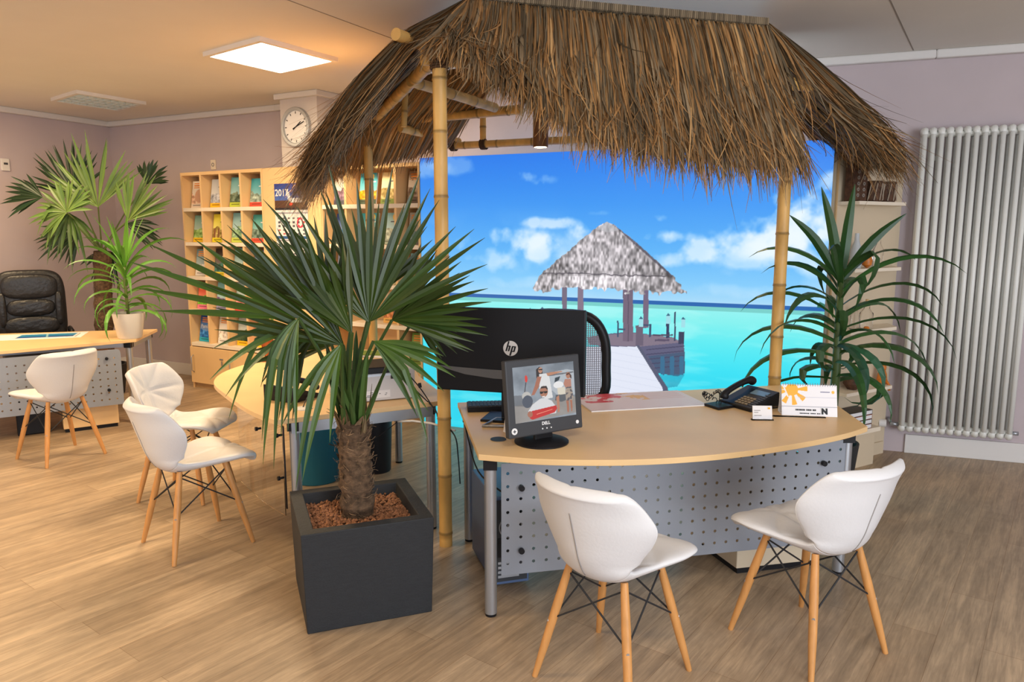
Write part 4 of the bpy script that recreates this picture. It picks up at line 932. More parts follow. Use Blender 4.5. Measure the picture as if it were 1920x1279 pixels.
# --- corner palm
cp = thing('fan_palm', 'light green fan palm in the far left corner behind the desk', 'plant', (-4.07, 7.35, 0))
b = MB(); trunk(b, (-4.07, 7.35, .28), (-3.98, 7.3, 1.42), .085, .075, 9, 60); b.build('trunk', M_TRUNK, cp, smooth=True, attr=True, ang=60)
b = MB(); b.lathe([(.16, 0), (.2, .30), (.18, .30), (.17, .27)], (-4.07, 7.35, 0), 28); b.build('pot', M_BLACKM, cp, smooth=True, ang=40)
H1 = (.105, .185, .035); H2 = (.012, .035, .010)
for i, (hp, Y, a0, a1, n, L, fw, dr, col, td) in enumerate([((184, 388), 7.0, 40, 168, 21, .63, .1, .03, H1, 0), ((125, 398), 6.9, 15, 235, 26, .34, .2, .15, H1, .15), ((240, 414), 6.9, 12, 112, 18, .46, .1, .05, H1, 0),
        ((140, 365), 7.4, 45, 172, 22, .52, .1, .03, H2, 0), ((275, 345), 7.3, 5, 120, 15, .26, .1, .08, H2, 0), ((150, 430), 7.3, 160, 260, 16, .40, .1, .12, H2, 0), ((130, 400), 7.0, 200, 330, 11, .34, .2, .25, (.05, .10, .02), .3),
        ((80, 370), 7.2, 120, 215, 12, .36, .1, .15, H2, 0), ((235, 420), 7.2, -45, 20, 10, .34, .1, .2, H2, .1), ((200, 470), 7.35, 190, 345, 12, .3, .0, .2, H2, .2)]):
    hub = aty(*hp, Y); f = MB(); fan(f, hub, a0, a1, n, L, fw, dr, .019, col, td, seed=200 + i); petiole(f, (-3.98, 7.3, 1.4), hub, (.12, .18, .05), .007); f.build('frond', M_LEAF, cp, attr=True)

# --- potted plant on the left desk
pp = atz(237, 634, .72); pp = Vector((-3.235, 6.26, .72))
pl = thing('potted_dracaena', 'bright green potted plant with strap leaves in a white pot on the left desk', 'plant', pp)
b = MB(); b.lathe([(.085, 0), (.095, .01), (.125, .2), (.13, .215), (.118, .215), (.113, .18)], pp, 32); b.build('pot', mat('white_ceramic', hexc(226, 222, 214), .4), pl, smooth=True, ang=40)
MB().lathe([(.0, .185), (.112, .186)], pp, 24, cap=False).build('soil', M_SOIL, pl)
b = MB(); b.tube([pp + Vector((0, 0, .17)), pp + Vector((-.01, 0, .5)), pp + Vector((0, 0, .62))], [.014, .012, .008], 8, True, (.16, .2, .06)); b.build('stem', M_LEAF, pl, attr=True, smooth=True)
b = MB(); rnd = random.Random(12); GL = (.10, .27, .035)
for i in range(34):
    hz = .22 + .42 * (i / 34); az = i * 2.4 + rnd.uniform(-.3, .3); el = .35 + .75 * (i / 34) + rnd.uniform(-.1, .1)
    strap(b, pp + Vector((0, 0, hz)), az, el, rnd.uniform(.42, .62), .019, 2.6 - 1.6 * (i / 34), GL, 300 + i)
for i in range(7): strap(b, pp + Vector((0, 0, .6)), i * .9, 1.25 + rnd.uniform(-.08, .18), rnd.uniform(.38, .5), .024, .25, (.13, .33, .04), 350 + i)
b.build('leaves', M_LEAF, pl, attr=True)

# --- tall yucca by the mural
yp = Vector((1.96, 4.46, 0)); yu = thing('potted_yucca', 'tall dark green yucca with arching leaves between curved desk and mural', 'plant', yp)
b = MB(); b.lathe([(.13, 0), (.165, .34), (.15, .34), (.145, .3)], yp, 28); b.build('pot', M_POT, yu, smooth=True, ang=40)
MB().lathe([(.0, .305), (.146, .306)], yp, 24, cap=False).build('soil', M_SOIL, yu)
b = MB(); b.tube([yp + Vector((0, 0, .28)), yp + Vector((.01, 0, .8)), yp + Vector((0, 0, 1.4))], [.03, .026, .018], 10, True, (.07, .12, .035)); b.build('stem', M_LEAF, yu, attr=True, smooth=True)
b = MB(); rnd = random.Random(17); GY = (.022, .075, .018)
for i, (tx, ty) in enumerate([(1540, 350), (1603, 345), (1700, 400), (1480, 403)]):
    o = yp + Vector((0, 0, 1.32)); e = aty(tx, ty, 4.5 + (-.1, .0, -.12, .05)[i]); m = o.lerp(e, .5) + Vector((0, 0, .05)); sd = Vector((0, -1, 0)).cross((e - o).normalized()) + Vector((.0, .5, 0))
    b.ribbon(smooth_poly([tuple(o), tuple(m), tuple(e)], n=4), [.012, .022, .028, .029, .027, .023, .017, .009, .001], sd, leafcol(GY, .2, rnd), fold=.35)
for i in range(38):
    q = i / 38; hz = .72 + .66 * q; az = i * 2.399 + .4; el = .25 + .75 * q + rnd.uniform(-.12, .12)
    h = Vector((math.cos(az), math.sin(az), 0))
    Lf = rnd.uniform(.58, .82) * (.62 if h.y > .55 else 1) * (.9 if h.y < -.6 else 1)
    strap(b, yp + Vector((0, 0, hz)), az, el, Lf, .027, 1.9 - .6 * q, GY, 400 + i, n=10, kink=(.55 if i % 4 == 0 else 0))
for i, az in enumerate((4.9, 5.4)): strap(b, yp + Vector((0, 0, .95)), az, .1, .62, .028, 2.6, (.02, .09, .045), 470 + i, n=10)
b.build('leaves', M_LEAF, yu, attr=True)

# ================================================================== THATCHED BAMBOO PAVILION
hut = thing('thatched_pavilion', 'bamboo pavilion frame with shaggy dry thatch roof standing over the curved desk', 'pavilion', (.6, 4.3, 0))
def bamboo(p0, p1, r, name='post', seed=0, seg=.28, light=1.0, flare=True):
    rnd = random.Random(seed); p0 = Vector(p0); p1 = Vector(p1); L = (p1 - p0).length; pts = []; rs = []; cs = []; x = rnd.uniform(.05, .2); base = (1 * light, 1 * light, 1 * light); marks = [0]
    while x < L - .03: marks.append(x); x += seg * rnd.uniform(.85, 1.15)
    marks.append(L)
    for i, m in enumerate(marks[:-1]):
        for (d, rr, k) in (((0, 1.0, .9), (.012, 1.0, 1)) if i == 0 else ((-.010, 1.0, .85), (-.004, 1.10, .55), (.003, 1.03, .42), (.012, 1.0, .95), (.05, .985, 1.05))):
            pts.append(p0.lerp(p1, max(0, (m + d)) / L)); rs.append(r * rr); cs.append(tuple(k * c for c in base))
        mid = (m + marks[i + 1]) / 2; k = rnd.uniform(.85, 1.15); pts.append(p0.lerp(p1, mid / L)); rs.append(r * .985); cs.append(tuple(k * c for c in base))
    pts.append(p1); rs.append(r); cs.append(base)
    ok = [0]
    for i in range(1, len(pts)):
        if (pts[i] - p0).length > (pts[ok[-1]] - p0).length + 1e-4: ok.append(i)
    return MB().tube([pts[i] for i in ok], [rs[i] for i in ok], 18, True, [cs[i] for i in ok]).build(name, M_BAMBOO, hut, smooth=True, attr=True, ang=50)
PA, PB, PC = Vector((-.345, 3.70, 0)), Vector((1.58, 4.41, 0)), Vector((-1.10, 5.86, 0)); ZB = 2.42
Zv = Vector((0, 0, 1))
bamboo(PA, PA + Zv * 2.42, .034, 'post', 1); bamboo(PB, PB + Zv * 2.4, .036, 'post', 2); bamboo(PC, PC + Zv * 2.40, .034, 'post', 3)
bamboo(aty(790, 108, 3.72), aty(1550, 162, 4.40), .036, 'beam', 4); 
bamboo(PA + Vector((-.03, .05, 2.44)), PC + Vector((0, .1, 2.44)), .034, 'beam', 5)
bamboo(PC + Vector((.0, -.03, 2.42)), Vector((.06, 5.14, 2.42)), .032, 'beam', 6)
bamboo(aty(742, 64, 3.74), aty(905, 128, 4.4), .030, 'ridge_pole', 7)
bamboo(aty(770, 152, 4.22), aty(928, 202, 5.02), .030, 'rafter', 8, light=1.1); bamboo(aty(751, 240, 5.5), aty(860, 266, 6.0), .030, 'rafter', 9, light=1.1)  # paler tone puts the mural's glow into the rafters' colour
lo0, lo1 = MP + MD * .33 + MN * .10, MP + MD * 2.85 + MN * .10
bamboo(lo0 + Zv * 2.27, lo1 + Zv * 2.27, .028, 'beam', 10, light=1.1)
for s_ in (.62, 1.55, 2.5): bamboo(MP + MD * s_ + MN * .10 + Zv * 2.28, MP + MD * s_ + MN * .10 + Zv * 2.62, .024, 'strut', 11, light=1.1)
bamboo(aty(760, 172, 5.0), aty(757, 238, 5.0), .02, 'strut', 12)
bamboo(aty(1508, 165, 4.75), aty(1530, 232, 4.85), .035, 'strut', 14, light=1.25, seg=.09)  # palest tone stands in for light falling on this pole end
b = MB()
def lash(c, ax, r):
    ax = Vector(ax).normalized(); a = ax.orthogonal().normalized(); d = ax.cross(a); c = Vector(c)
    for k in range(4):
        o = c + ax * (k - 1.5) * .012; b.tube([o + (a * math.cos(t_ * .5236) + d * math.sin(t_ * .5236)) * (r + .006) + ax * t_ * .0008 for t_ in range(13)], .006, 5, False)
for s_ in (.36, .62, 1.55, 2.5): lash(MP + MD * s_ + MN * .10 + Zv * 2.27, MD, .03)
lash(PC + Vector((.17, -.13, 2.42)), (.83, -.55, 0), .034); lash(PA + Zv * 2.40, (0, 0, 1), .036); lash(PC + Zv * 2.38, (0, 0, 1), .036); lash(PB + Zv * 2.38, (0, 0, 1), .038); lash(aty(1530, 232, 4.85), (0, 0, 1), .036)
b.build('lashing', M_LASH, hut)

def lerp3(ctrl, t):
    n = len(ctrl) - 1; x = min(t * n, n - 1e-6); i = int(x); return Vector(ctrl[i]).lerp(Vector(ctrl[i + 1]), x - i)
def thatch(name, prof0, prof1, count, seed, jit=.07, wid=.0055, shag=.10, layers=((0, 1),), backing=True, tone=0, dens_t=None, out=Vector((0, 0, 0)), bk_end=.8, bk_off=-.02, lo_l=0):
    """strands between two down-slope profile curves (each a list of points ridge -> eave)"""
    rnd = random.Random(seed); b = MB()
    for i in range(count):
        u_ = rnd.random()
        if dens_t: u_ = dens_t(u_)
        lay = layers[i % len(layers)]; t0 = lay[0] + rnd.uniform(0, .1); t1 = lay[1] + rnd.gauss(0, jit)
        t1 = max(t1, t0 + .2); du = rnd.gauss(0, .012); lift = rnd.uniform(lo_l, .035); pts = []; ws = []; nseg = 7
        off = Vector((rnd.gauss(0, .010), rnd.gauss(0, .010), rnd.gauss(0, .006))); curl = Vector((rnd.gauss(0, 1), rnd.gauss(0, 1), rnd.gauss(-.2, .5))) * shag * rnd.random() ** 2
        for k in range(nseg + 1):
            q = k / nseg; t_ = t0 + (t1 - t0) * q; uu = u_ + du * q; tt = min(t_, 1)
            p = lerp3(prof0, tt).lerp(lerp3(prof1, tt), uu)
            if t_ > 1:
                e = (lerp3(prof0, 1).lerp(lerp3(prof1, 1), uu) - lerp3(prof0, .85).lerp(lerp3(prof1, .85), uu)).normalized(); L = (Vector(prof0[-1]) - Vector(prof0[0])).length
                p = p + (e + Vector((0, 0, -.5))).normalized() * (t_ - 1) * L
            pts.append(p + off * (.3 + q) + out * lift * math.sin(q * 2.6) + curl * max(0, q - .55) ** 1.5 * 2.2); ws.append(wid * rnd.uniform(.8, 1.2) * (1 if q < .6 else 1 - (q - .6) / .4 * .85) * (.7 + .6 * ((i * 37) % 10) / 10))
        h = rnd.random(); k = rnd.uniform(.45, 1.35)
        if h < .35: c = (.27, .185, .10)
        elif h < .75: c = (.40, .205, .072)
        elif h < .9: c = (.19, .14, .08)
        else: c = (.52, .30, .12)
        if tone: c = (c[0] * (1 - tone * .3), c[1] * (1 - tone * .12), c[2] * (1 + tone * .3))
        c = tuple(x * k for x in c); sd = (Vector(prof1[0]) - Vector(prof0[0]) + Vector((rnd.gauss(0, .5), rnd.gauss(0, .5), 0))); b.ribbon(pts, ws, sd, c, fold=.5 if i % 3 == 0 else 0)
    o = b.build(name, M_THATCH, hut, attr=True, kind='stuff')
    if backing:
        s = MB(); n = 8; vs = []; off = out * bk_off
        for q in range(n + 1):
            for r_ in range(13): vs.append(lerp3(prof0, q / n * bk_end).lerp(lerp3(prof1, q / n * bk_end), r_ / 12) + off)
        s.add(vs, [(i * 13 + j, i * 13 + j + 1, (i + 1) * 13 + j + 1, (i + 1) * 13 + j) for i in range(n) for j in range(12)])
        so = s.build('underlay', M_BACKING, o, smooth=True); md = so.modifiers.new('s', 'SOLIDIFY'); md.thickness = .012
    return o
R0, R1 = Vector((-.20, 3.88, 2.765)), Vector((1.37, 4.20, 2.722))
# front slope
f0 = [R0, (-.22, 3.80, 2.62), (-.25, 3.69, 2.52), (-.26, 3.60, 2.42)]; f1 = [R1, (1.40, 4.12, 2.50), (1.45, 4.02, 2.22), (1.50, 3.93, 1.98)]
fm = [(.25, 3.97, 2.73), (.25, 3.86, 2.55), (.25, 3.70, 2.32), (.25, 3.60, 2.12)]; fm2 = [(.75, 4.07, 2.72), (.76, 3.96, 2.52), (.78, 3.82, 2.24), (.80, 3.72, 2.00)]
ON = Vector((.1, -.9, .4))
lay = ((0, .62), (.05, .95), (.3, 1.03), (.45, 1.10), (0, .8))
thatch('front_thatch', f0, fm, 2300, 31, .08, layers=lay, out=ON, shag=.12); thatch('front_thatch', fm, fm2, 3000, 32, .08, layers=lay, out=ON, shag=.12); thatch('front_thatch', fm2, f1, 3600, 33, .08, layers=lay, out=ON, shag=.12)
# hip strands fanning over the front left and front right corners
lf = [R0, (-.52, 3.80, 2.56), (-.75, 3.76, 2.31), (-.93, 3.74, 2.06), (-1.02, 3.74, 1.92)]; lb = [(-.82, 5.8, 2.66), (-1.08, 5.85, 2.52), (-1.34, 5.9, 2.30), (-1.50, 5.92, 2.08), (-1.58, 5.92, 1.94)]
h0 = [R0, (-.30, 3.74, 2.62), (-.38, 3.66, 2.50), (-.44, 3.60, 2.40)]
thatch('hip_thatch', f0, h0, 450, 34, .12, layers=((0, .7), (.1, .9)), out=ON, backing=False, shag=.16)
thatch('left_thatch', lf, lb, 7000, 35, .07, layers=((0, .7), (.15, .95), (.4, 1.04), (.0, .85)), out=Vector((-.5, 0, .85)), shag=.16, dens_t=lambda x: x ** 1.7, bk_end=.82, lo_l=-.10)
rf = [R1, (1.62, 4.28, 2.56), (1.88, 4.36, 2.38), (2.12, 4.44, 2.21), (2.30, 4.50, 2.03)]; rb = [(1.50, 4.98, 2.70), (1.68, 5.02, 2.56), (1.90, 5.06, 2.38), (2.10, 5.08, 2.24), (2.25, 5.10, 2.12)]
thatch('right_thatch', rf, rb, 4600, 36, .06, layers=((0, .7), (.15, .95), (.4, 1.02), (.0, .85)), out=Vector((.5, 0, .85)), shag=.16, dens_t=lambda x: x ** 1.6, bk_end=.8, lo_l=-.10)
thatch('hip_thatch', f1, [R1, (1.50, 4.14, 2.54), (1.62, 4.10, 2.36), (1.70, 4.10, 2.22)], 60, 37, .12, layers=((0, .6), (.1, .8)), out=ON, backing=False, shag=.15)
# back slope seen from below
thatch('back_thatch', [(-1.0, 5.4, 2.60), (-1.38, 5.85, 2.36), (-1.58, 6.28, 2.04)], [(-.0, 4.95, 2.72), (-.25, 5.35, 2.5), (-.50, 5.86, 2.25)], 3200, 38, .05, layers=((0, .8), (.3, 1.0), (.0, .6)), out=Vector((.2, .3, .9)), shag=.05, tone=.1, bk_end=.9, bk_off=.0, lo_l=-.06)
# ridge roll
b = MB(); rnd = random.Random(40); n = 150
for i in range(n):
    p = R0.lerp(R1, i / n) + Vector((0, 0, .012)); k = rnd.uniform(.6, 1.3)
    b.tube([p + Vector((0, -.022, -.03)), p + Vector((.004, -.012, .006)), p + Vector((.006, .02, .0)), p + Vector((.006, .03, -.03))], .0065, 5, False, (.24 * k, .18 * k, .11 * k))
b.build('ridge_roll', M_THATCH, hut, attr=True)

# spot lamps hanging in the pavilion
def spot(px0, py0, py1, Y, label, r=.045):
    a = aty(px0, py0, Y); c = aty(px0, py1, Y); c.x = a.x; t = thing('hanging_spotlight', label, 'lamp', c, 0, 'spotlights inside the pavilion')
    MB().tube([c, (a.x, a.y, c.z + .26)], r, 24).build('housing', M_COPPER, t, smooth=True, ang=40); MB().tube([c - Zv * .002, c + Zv * .001], r * .8, 20).build('bulb', M_SPOT, t)
    MB().tube([(a.x, a.y, c.z + .26), (a.x, a.y, ZC - .002)], .006, 8).build('cord', M_BLACK, t)
    d = bpy.data.lights.new('spot_lamp', 'SPOT'); d.energy = 9; d.color = (1, .72, .42); d.spot_size = R(100); d.shadow_soft_size = .03; o = bpy.data.objects.new('spot_lamp', d); COL.objects.link(o); o.parent = t; o.location = (0, 0, -.01)
spot(1014, 190, 276, 4.55, 'brown cylindrical spotlight hanging below the thatch near the left post'); spot(1340, 190, 294, 4.75, 'spotlight mostly hidden in the thatch fringe near the right post')

# ================================================================== THINGS ON THE MAIN DESK
# large monitor seen from behind
def frame_of(c, ang): 
    u = Vector((math.cos(ang), math.sin(ang), 0)); return u, Vector((u.y, -u.x, 0))   # u along, n toward the viewer
c = Vector((-.012, 3.50, .72)); u, n = frame_of(c, R(-15)); t = thing('monitor', 'large black monitor seen from behind with round hp logo', 'monitor', c)
W2, z0, z1 = .365, .855, 1.262
Lc, Rc = c - u * W2, c + u * W2
b = MB(); b.hexa(Vector((Lc.x, Lc.y, z0)) - n * .02, u * 2 * W2, n * .03, (0, 0, z1 - z0)); b.build('back_cover', M_BLACK, t, bevel=.006)
b = MB(); pl_ = [(-.97, .30), (-.6, .285), (-.2, .275), (.2, .27), (.2, .17), (-.2, .17), (-.6, .205), (-.85, .26)]
vs = [c + u * W2 * x + n * .0115 + Vector((0, 0, z0 - .72 + (z1 - z0) * y)) for x, y in pl_]; b.add(vs + [p + n * .003 for p in vs], [tuple(range(8))[::-1], tuple(range(8, 16))] + [(i, (i + 1) % 8, 8 + (i + 1) % 8, 8 + i) for i in range(8)]); b.build('trim_strip', mat('grey_gloss', hexc(96, 96, 98), .3), t)
MB().hexa(c - u * .04 - n * .0 + Zv * .012, u * .08, -n * .03, (0, 0, .2)).build('neck', M_BLACK, t)
b = MB(); b.hexa(c - u * .13 - n * .12, u * .26, n * .18, (0, 0, .012)); b.build('stand', M_BLACK, t, bevel=.004)
lo = aty(958, 653, 3.49); lc = c + u * ((lo - c).dot(u)) + n * .012; lc.z = lo.z
dk = disc(MB(), lc, n, .036, 0, .003, 36).build('logo_badge', mat('logo_silver', hexc(206, 202, 200), .4), t)
for nm, quads in (('letter_h', [[(555, 245), (628, 245), (490, 740), (412, 740)], [(570, 462), (680, 466), (668, 512), (556, 510)], [(612, 466), (692, 480), (612, 742), (538, 742)]]),
                  ('letter_p', [[(752, 480), (828, 480), (692, 960), (608, 950)], [(760, 480), (945, 484), (925, 532), (742, 526)], [(878, 484), (958, 500), (880, 766), (808, 766)], [(700, 718), (880, 722), (868, 770), (684, 766)]])):
    b = MB()
    for qd in quads:
        vs = [lc + u * ((x - 675) / 375 * .036) + Zv * ((600 - y) / 375 * .036) + n * .0031 for x, y in qd]; b.add(vs + [p + n * .0012 for p in vs], [(0, 1, 2, 3), (4, 5, 6, 7), (0, 1, 5, 4), (1, 2, 6, 5), (2, 3, 7, 6), (3, 0, 4, 7)])
    b.build(nm, M_BLACK, dk)
# small monitor facing the visitors
c = Vector((.128, 3.135, .72)); u, n = frame_of(c, R(31)); tilt = .12; up = (Zv - n * tilt).normalized(); nf = u.cross(up)
t = thing('display_monitor', 'small square black monitor showing a holiday photo of three people', 'monitor', c)
o = c - u * .188 + n * .045 + Zv * .048; Wd, Hd = .376, .326
MB().hexa(o, u * Wd, -nf * .035, up * Hd).build('bezel', M_GREYD, t, bevel=.006)
MB().hexa(o + u * .1 + up * .06 - nf * .03, u * .18, -nf * .03, up * .16).build('rear_housing', M_BLACK, t, bevel=.01)
def dell_img():
    H = W = 190; Y, X = np.meshgrid(np.linspace(0, 1, H), np.linspace(0, 1, W), indexing='ij'); im = np.zeros((H, W, 3)); nz = vnoise(H, W, 4, 77, 4)
    base = np.array((.52, .56, .60)); im[:] = base + (nz[..., None] - .5) * .35 + (Y[..., None] - .3) * .12
    def m(x, y): return ((x - 285) - (y - 215) * .154) / 715, ((y - 215) + (x - 285) * .108) / 705
    def P(pts, c, k=1): mixm(im, inpoly(X, Y, [m(*p) for p in pts]) * k, c)
    def E(x, y, rx, ry, c, k=1): u0, v0 = m(x, y); mixm(im, (((X - u0) / (rx / 715)) ** 2 + ((Y - v0) / (ry / 705)) ** 2 < 1) * k, c)
    P([(340, 690), (1100, 590), (1110, 800), (392, 912)], (.60, .56, .52), .7); P([(330, 560), (480, 560), (470, 700), (350, 690)], (.35, .36, .38), .6)
    P([(690, 330), (780, 270), (920, 240), (1010, 260), (1080, 560), (960, 600), (830, 560), (740, 480)], (.70, .73, .76)); P([(790, 350), (850, 330), (840, 380), (790, 410)], (.12, .2, .24)); P([(700, 310), (1000, 270), (1010, 285), (700, 330)], (.2, .2, .22), .6)
    E(455, 355, 16, 45, (.86, .2, .14)); P([(450, 400), (462, 400), (460, 600), (450, 600)], (.25, .25, .28)); E(480, 570, 50, 55, (.75, .74, .72)); E(500, 640, 60, 80, (.28, .32, .38))
    P([(555, 240), (590, 205), (630, 230), (640, 300), (600, 400), (570, 340)], (.14, .11, .11)); E(608, 250, 24, 38, (.74, .54, .44)); P([(585, 235), (632, 232), (630, 250), (590, 250)], (.05, .05, .06))
    P([(600, 300), (680, 290), (720, 330), (790, 600), (700, 620), (620, 480)], (.88, .88, .88)); P([(680, 285), (860, 262), (870, 275), (700, 325)], (.74, .52, .40)); P([(580, 330), (630, 330), (610, 460), (570, 560), (535, 565), (560, 460)], (.66, .42, .33))
    E(675, 520, 48, 72, (.68, .46, .36)); P([(625, 490), (640, 455), (700, 450), (720, 490), (712, 500), (690, 475), (640, 480)], (.16, .12, .11)); P([(628, 520), (718, 515), (715, 540), (690, 545), (675, 530), (655, 550), (632, 545)], (.05, .05, .05)); P([(660, 580), (695, 576), (690, 592), (668, 596)], (.93, .9, .88))
    P([(560, 680), (640, 610), (700, 600), (780, 640), (840, 720), (850, 800), (560, 840), (520, 760)], (.86, .86, .87)); P([(560, 760), (840, 700), (855, 740), (830, 790), (580, 870), (545, 850)], (.78, .14, .13)); P([(620, 800), (800, 745), (800, 752), (622, 808)], (.95, .6, .5)); E(545, 800, 30, 40, (.66, .42, .33))
    E(945, 320, 28, 42, (.70, .48, .38)); P([(918, 300), (950, 285), (985, 320), (990, 365), (970, 350), (960, 305), (925, 320)], (.30, .17, .12)); P([(910, 370), (985, 365), (1000, 470), (930, 480), (900, 430)], (.72, .50, .42)); P([(935, 470), (1000, 465), (1040, 600), (1030, 640), (960, 650), (930, 560)], (.66, .60, .54))
    mixm(im, inpoly(X, Y, [m(*p) for p in [(935, 470), (1000, 465), (1040, 600), (1030, 640), (960, 650), (930, 560)]]) & (vnoise(H, W, 40, 5, 1) > .55), (.36, .34, .36))
    P([(955, 645), (985, 645), (1005, 790), (985, 800)], (.66, .42, .32)); P([(1000, 640), (1025, 640), (1045, 780), (1030, 790)], (.66, .42, .32))
    E(840, 440, 60, 45, (.92, .92, .92)); P([(830, 480), (920, 470), (940, 560), (850, 580)], (.86, .83, .76)); P([(820, 570), (940, 560), (950, 640), (900, 660), (820, 640)], (.34, .36, .38)); P([(830, 600), (860, 570), (890, 780), (870, 795)], (.72, .50, .40))
    return np.clip(im, 0, 1)
pic('screen', dell_img(), o + u * .033 + up * .062 + nf * .0012, u * (Wd - .066), up * (Hd - .092), t, M_SCREEN)
text('maker_name', 'DELL', .019, o + u * .162 + up * .040 + nf * .002, u, up, M_TEXTW, t, bold=.0006)
b = MB()
for k, yy in ((-1, .024), (0, .024), (1, .024)): disc(b, o + u * (.186 + .022 * k) + up * yy + nf * .001, nf, .0032, 0, .002, 12)
disc(b, o + u * (Wd - .03) + up * .03 + nf * .001, nf, .008, 0, .002, 20); b.build('buttons', M_TEXTW, t)
s_ = disc(MB(), o + u * .025 + up * .030 + nf * .001, nf, .014, 0, .002, 24).build('round_sticker', M_TEXTW, t); b = MB()
b.hexa(o + u * .018 + up * .028 + nf * .0032, u * .014, nf * .0006, up * .004); b.hexa(o + u * .023 + up * .023 + nf * .0032, u * .004, nf * .0006, up * .014); b.build('sticker_cross', M_GREYD, s_)
b = MB(); b.lathe([(.118, 0), (.118, .006), (.09, .016), (.03, .022)], c, 40); b.build('base', M_BLACK, t, smooth=True, ang=50)
MB().hexa(c - u * .045 + Zv * .01, u * .09, n * .02, (0, 0, .12)).build('neck', M_BLACK, t, bevel=.004)
# keyboard-like handset tray behind, laptop foot, cone
def keyboard(label, A, u, v, L, D, h=.022):
    A = Vector(A); t = thing('keyboard', label, 'keyboard', A + u * L / 2 + v * D / 2); MB().hexa(A, u * L, v * D, (0, 0, h)).build('body', M_BLACK, t, bevel=.003)
    b = MB(); nx, ny = int(L / .02), int(D / .022)
    for i in range(nx):
        for j in range(ny): b.hexa(A + u * (.006 + i * (L - .012) / nx) + v * (.006 + j * (D - .012) / ny) + Zv * h, u * .0155, v * .016, (0, 0, .004))
    b.build('keys', M_GREYD, t); return t
u, n = frame_of(Vector(), R(6)); keyboard('black keyboard lying behind the small monitor under the large one', (-.222, 3.655, .72), u, -n, .30, .12, .03)
a = aty(905, 800, 3.42); t = thing('metal_stand', 'flat silver metal stand foot on the desk left of the small monitor', 'stand', (-.06, 3.42, .72))
b = MB(); b.tube([(.03, 3.37, .727), (-.135, 3.37, .727), (-.075, 3.51, .727), (.06, 3.51, .727)], .007, 8); b.build('foot_bar', M_ALU, t, smooth=True)
MB().tube([(.0, 3.37, .727), (.06, 3.51, .727)], .006, 8).build('cross_bar', M_ALU, t, smooth=True)
cp_ = Vector((-.005, 3.31, .72)); t = tag(MB().lathe([(.036, 0), (.034, .004), (.022, .11), (.02, .115), (.0, .117)], cp_, 28).build('paper_cone', M_PAPER, None, smooth=True, ang=40), 'white tapered cone standing behind the small monitor', 'cone')
# desk pad
def pad_img():
    H, W = 60, 110; Y, X = np.meshgrid(np.linspace(0, 1, H), np.linspace(0, 1, W), indexing='ij'); im = np.ones((H, W, 3)) * np.array((.93, .84, .84)); nz = vnoise(H, W, 16, 50, 3)
    mixm(im, (Y < .55) & (X < .42) & (nz > .52) & (X > .05), (.86, .30, .32)); mixm(im, (Y < .5) & (X > .42) & (X < .62) & (nz > .5), (.94, .72, .40)); mixm(im, (np.abs(Y - .08) < .02) & (X > .1) & (X < .45), (.7, .3, .34))
    for r in range(6): mixm(im, (np.abs(Y - .1 - r * .07) < .008) & (X > .6) & (X < .95), (.85, .6, .58))
    return im
P1, P2, P3 = Vector((.40, 3.66, .7205)), Vector((1.02, 3.80, .7205)), Vector((.40 - .07, 4.0, .7205)); uu = P2 - P1; vv = Vector((-uu.y, uu.x, 0)).normalized() * .36
t = thing('desk_pad', 'paper desk pad with red and orange print lying on the curved desk', 'desk pad', P1 + uu / 2 + vv / 2)
MB().hexa(P1, uu, vv, (0, 0, .006)).build('sheets', M_PAPER, t); pic('top_print', pad_img(), P1 + Zv * .0068, uu, vv, t)

def telephone(label, loc, rz, cord=True):
    t = thing('telephone', label, 'telephone', loc, rz); u = Vector((1, 0, 0)); kw = dict(world=False)
    # wedge body, x to the right, y away from the user, rises to the back
    b = MB(); b.add([(-.11, -.10, 0), (.11, -.10, 0), (.11, .10, 0), (-.11, .10, 0), (-.11, -.10, .02), (.11, -.10, .02), (.11, .10, .085), (-.11, .10, .085)], [(0, 3, 2, 1), (4, 5, 6, 7), (0, 1, 5, 4), (1, 2, 6, 5), (2, 3, 7, 6), (3, 0, 4, 7)]); b.build('body', M_BLACK, t, bevel=.005, **kw)
    sl = math.atan2(.065, .20); nrm = Vector((0, -math.sin(sl), math.cos(sl))); up = Vector((0, math.cos(sl), math.sin(sl))); O = Vector((0, -.10, .02))
    b = MB()
    for i in range(4):
        for j in range(4): b.hexa(O + u * (-.02 + i * .022) + up * (.02 + j * .02), u * .015, up * .012, nrm * .004)
    b.build('keypad', mat('phone_key', hexc(150, 130, 100), .5), t, **kw)
    b = MB()
    for j in range(8): b.hexa(O + u * .072 + up * (.02 + j * .017), u * .03, up * .010, nrm * .003)
    b.build('side_keys', M_GREYD, t, **kw)
    MB().hexa(O + u * -.02 + up * .13, u * .10, up * .045, nrm * .003).build('display', mat('phone_display', hexc(120, 150, 170), .2), t, **kw)
    h = MB(); c0 = O + u * -.072 + nrm * .03; h.tube(smooth_poly([tuple(c0 + up * .0 - nrm * .012), tuple(c0 + up * .02 + nrm * .012), tuple(c0 + up * .10 + nrm * .020), tuple(c0 + up * .19 + nrm * .012), tuple(c0 + up * .215 - nrm * .012)], n=4), [.019, .022, .023, .021, .018, .0165, .016, .016, .016, .016, .0165, .018, .021, .023, .024, .023, .02], 12); h.build('handset', M_BLACK, t, smooth=True, **kw)
    if cord:
        pts = []; 
        for k in range(140):
            q = k / 139; base_ = Vector((-.075 - .09 * math.sin(q * 3.14), -.13 - .05 * math.sin(q * 6.28), .015 + .045 * abs(math.sin(q * 6.3)))); a = k * .9; pts.append(base_ + Vector((math.cos(a) * .008, math.sin(a) * .004, math.sin(a) * .008)))
        MB().tube(pts, .0022, 5).build('coiled_cord', M_BLACK, t, smooth=True, **kw)
    return t
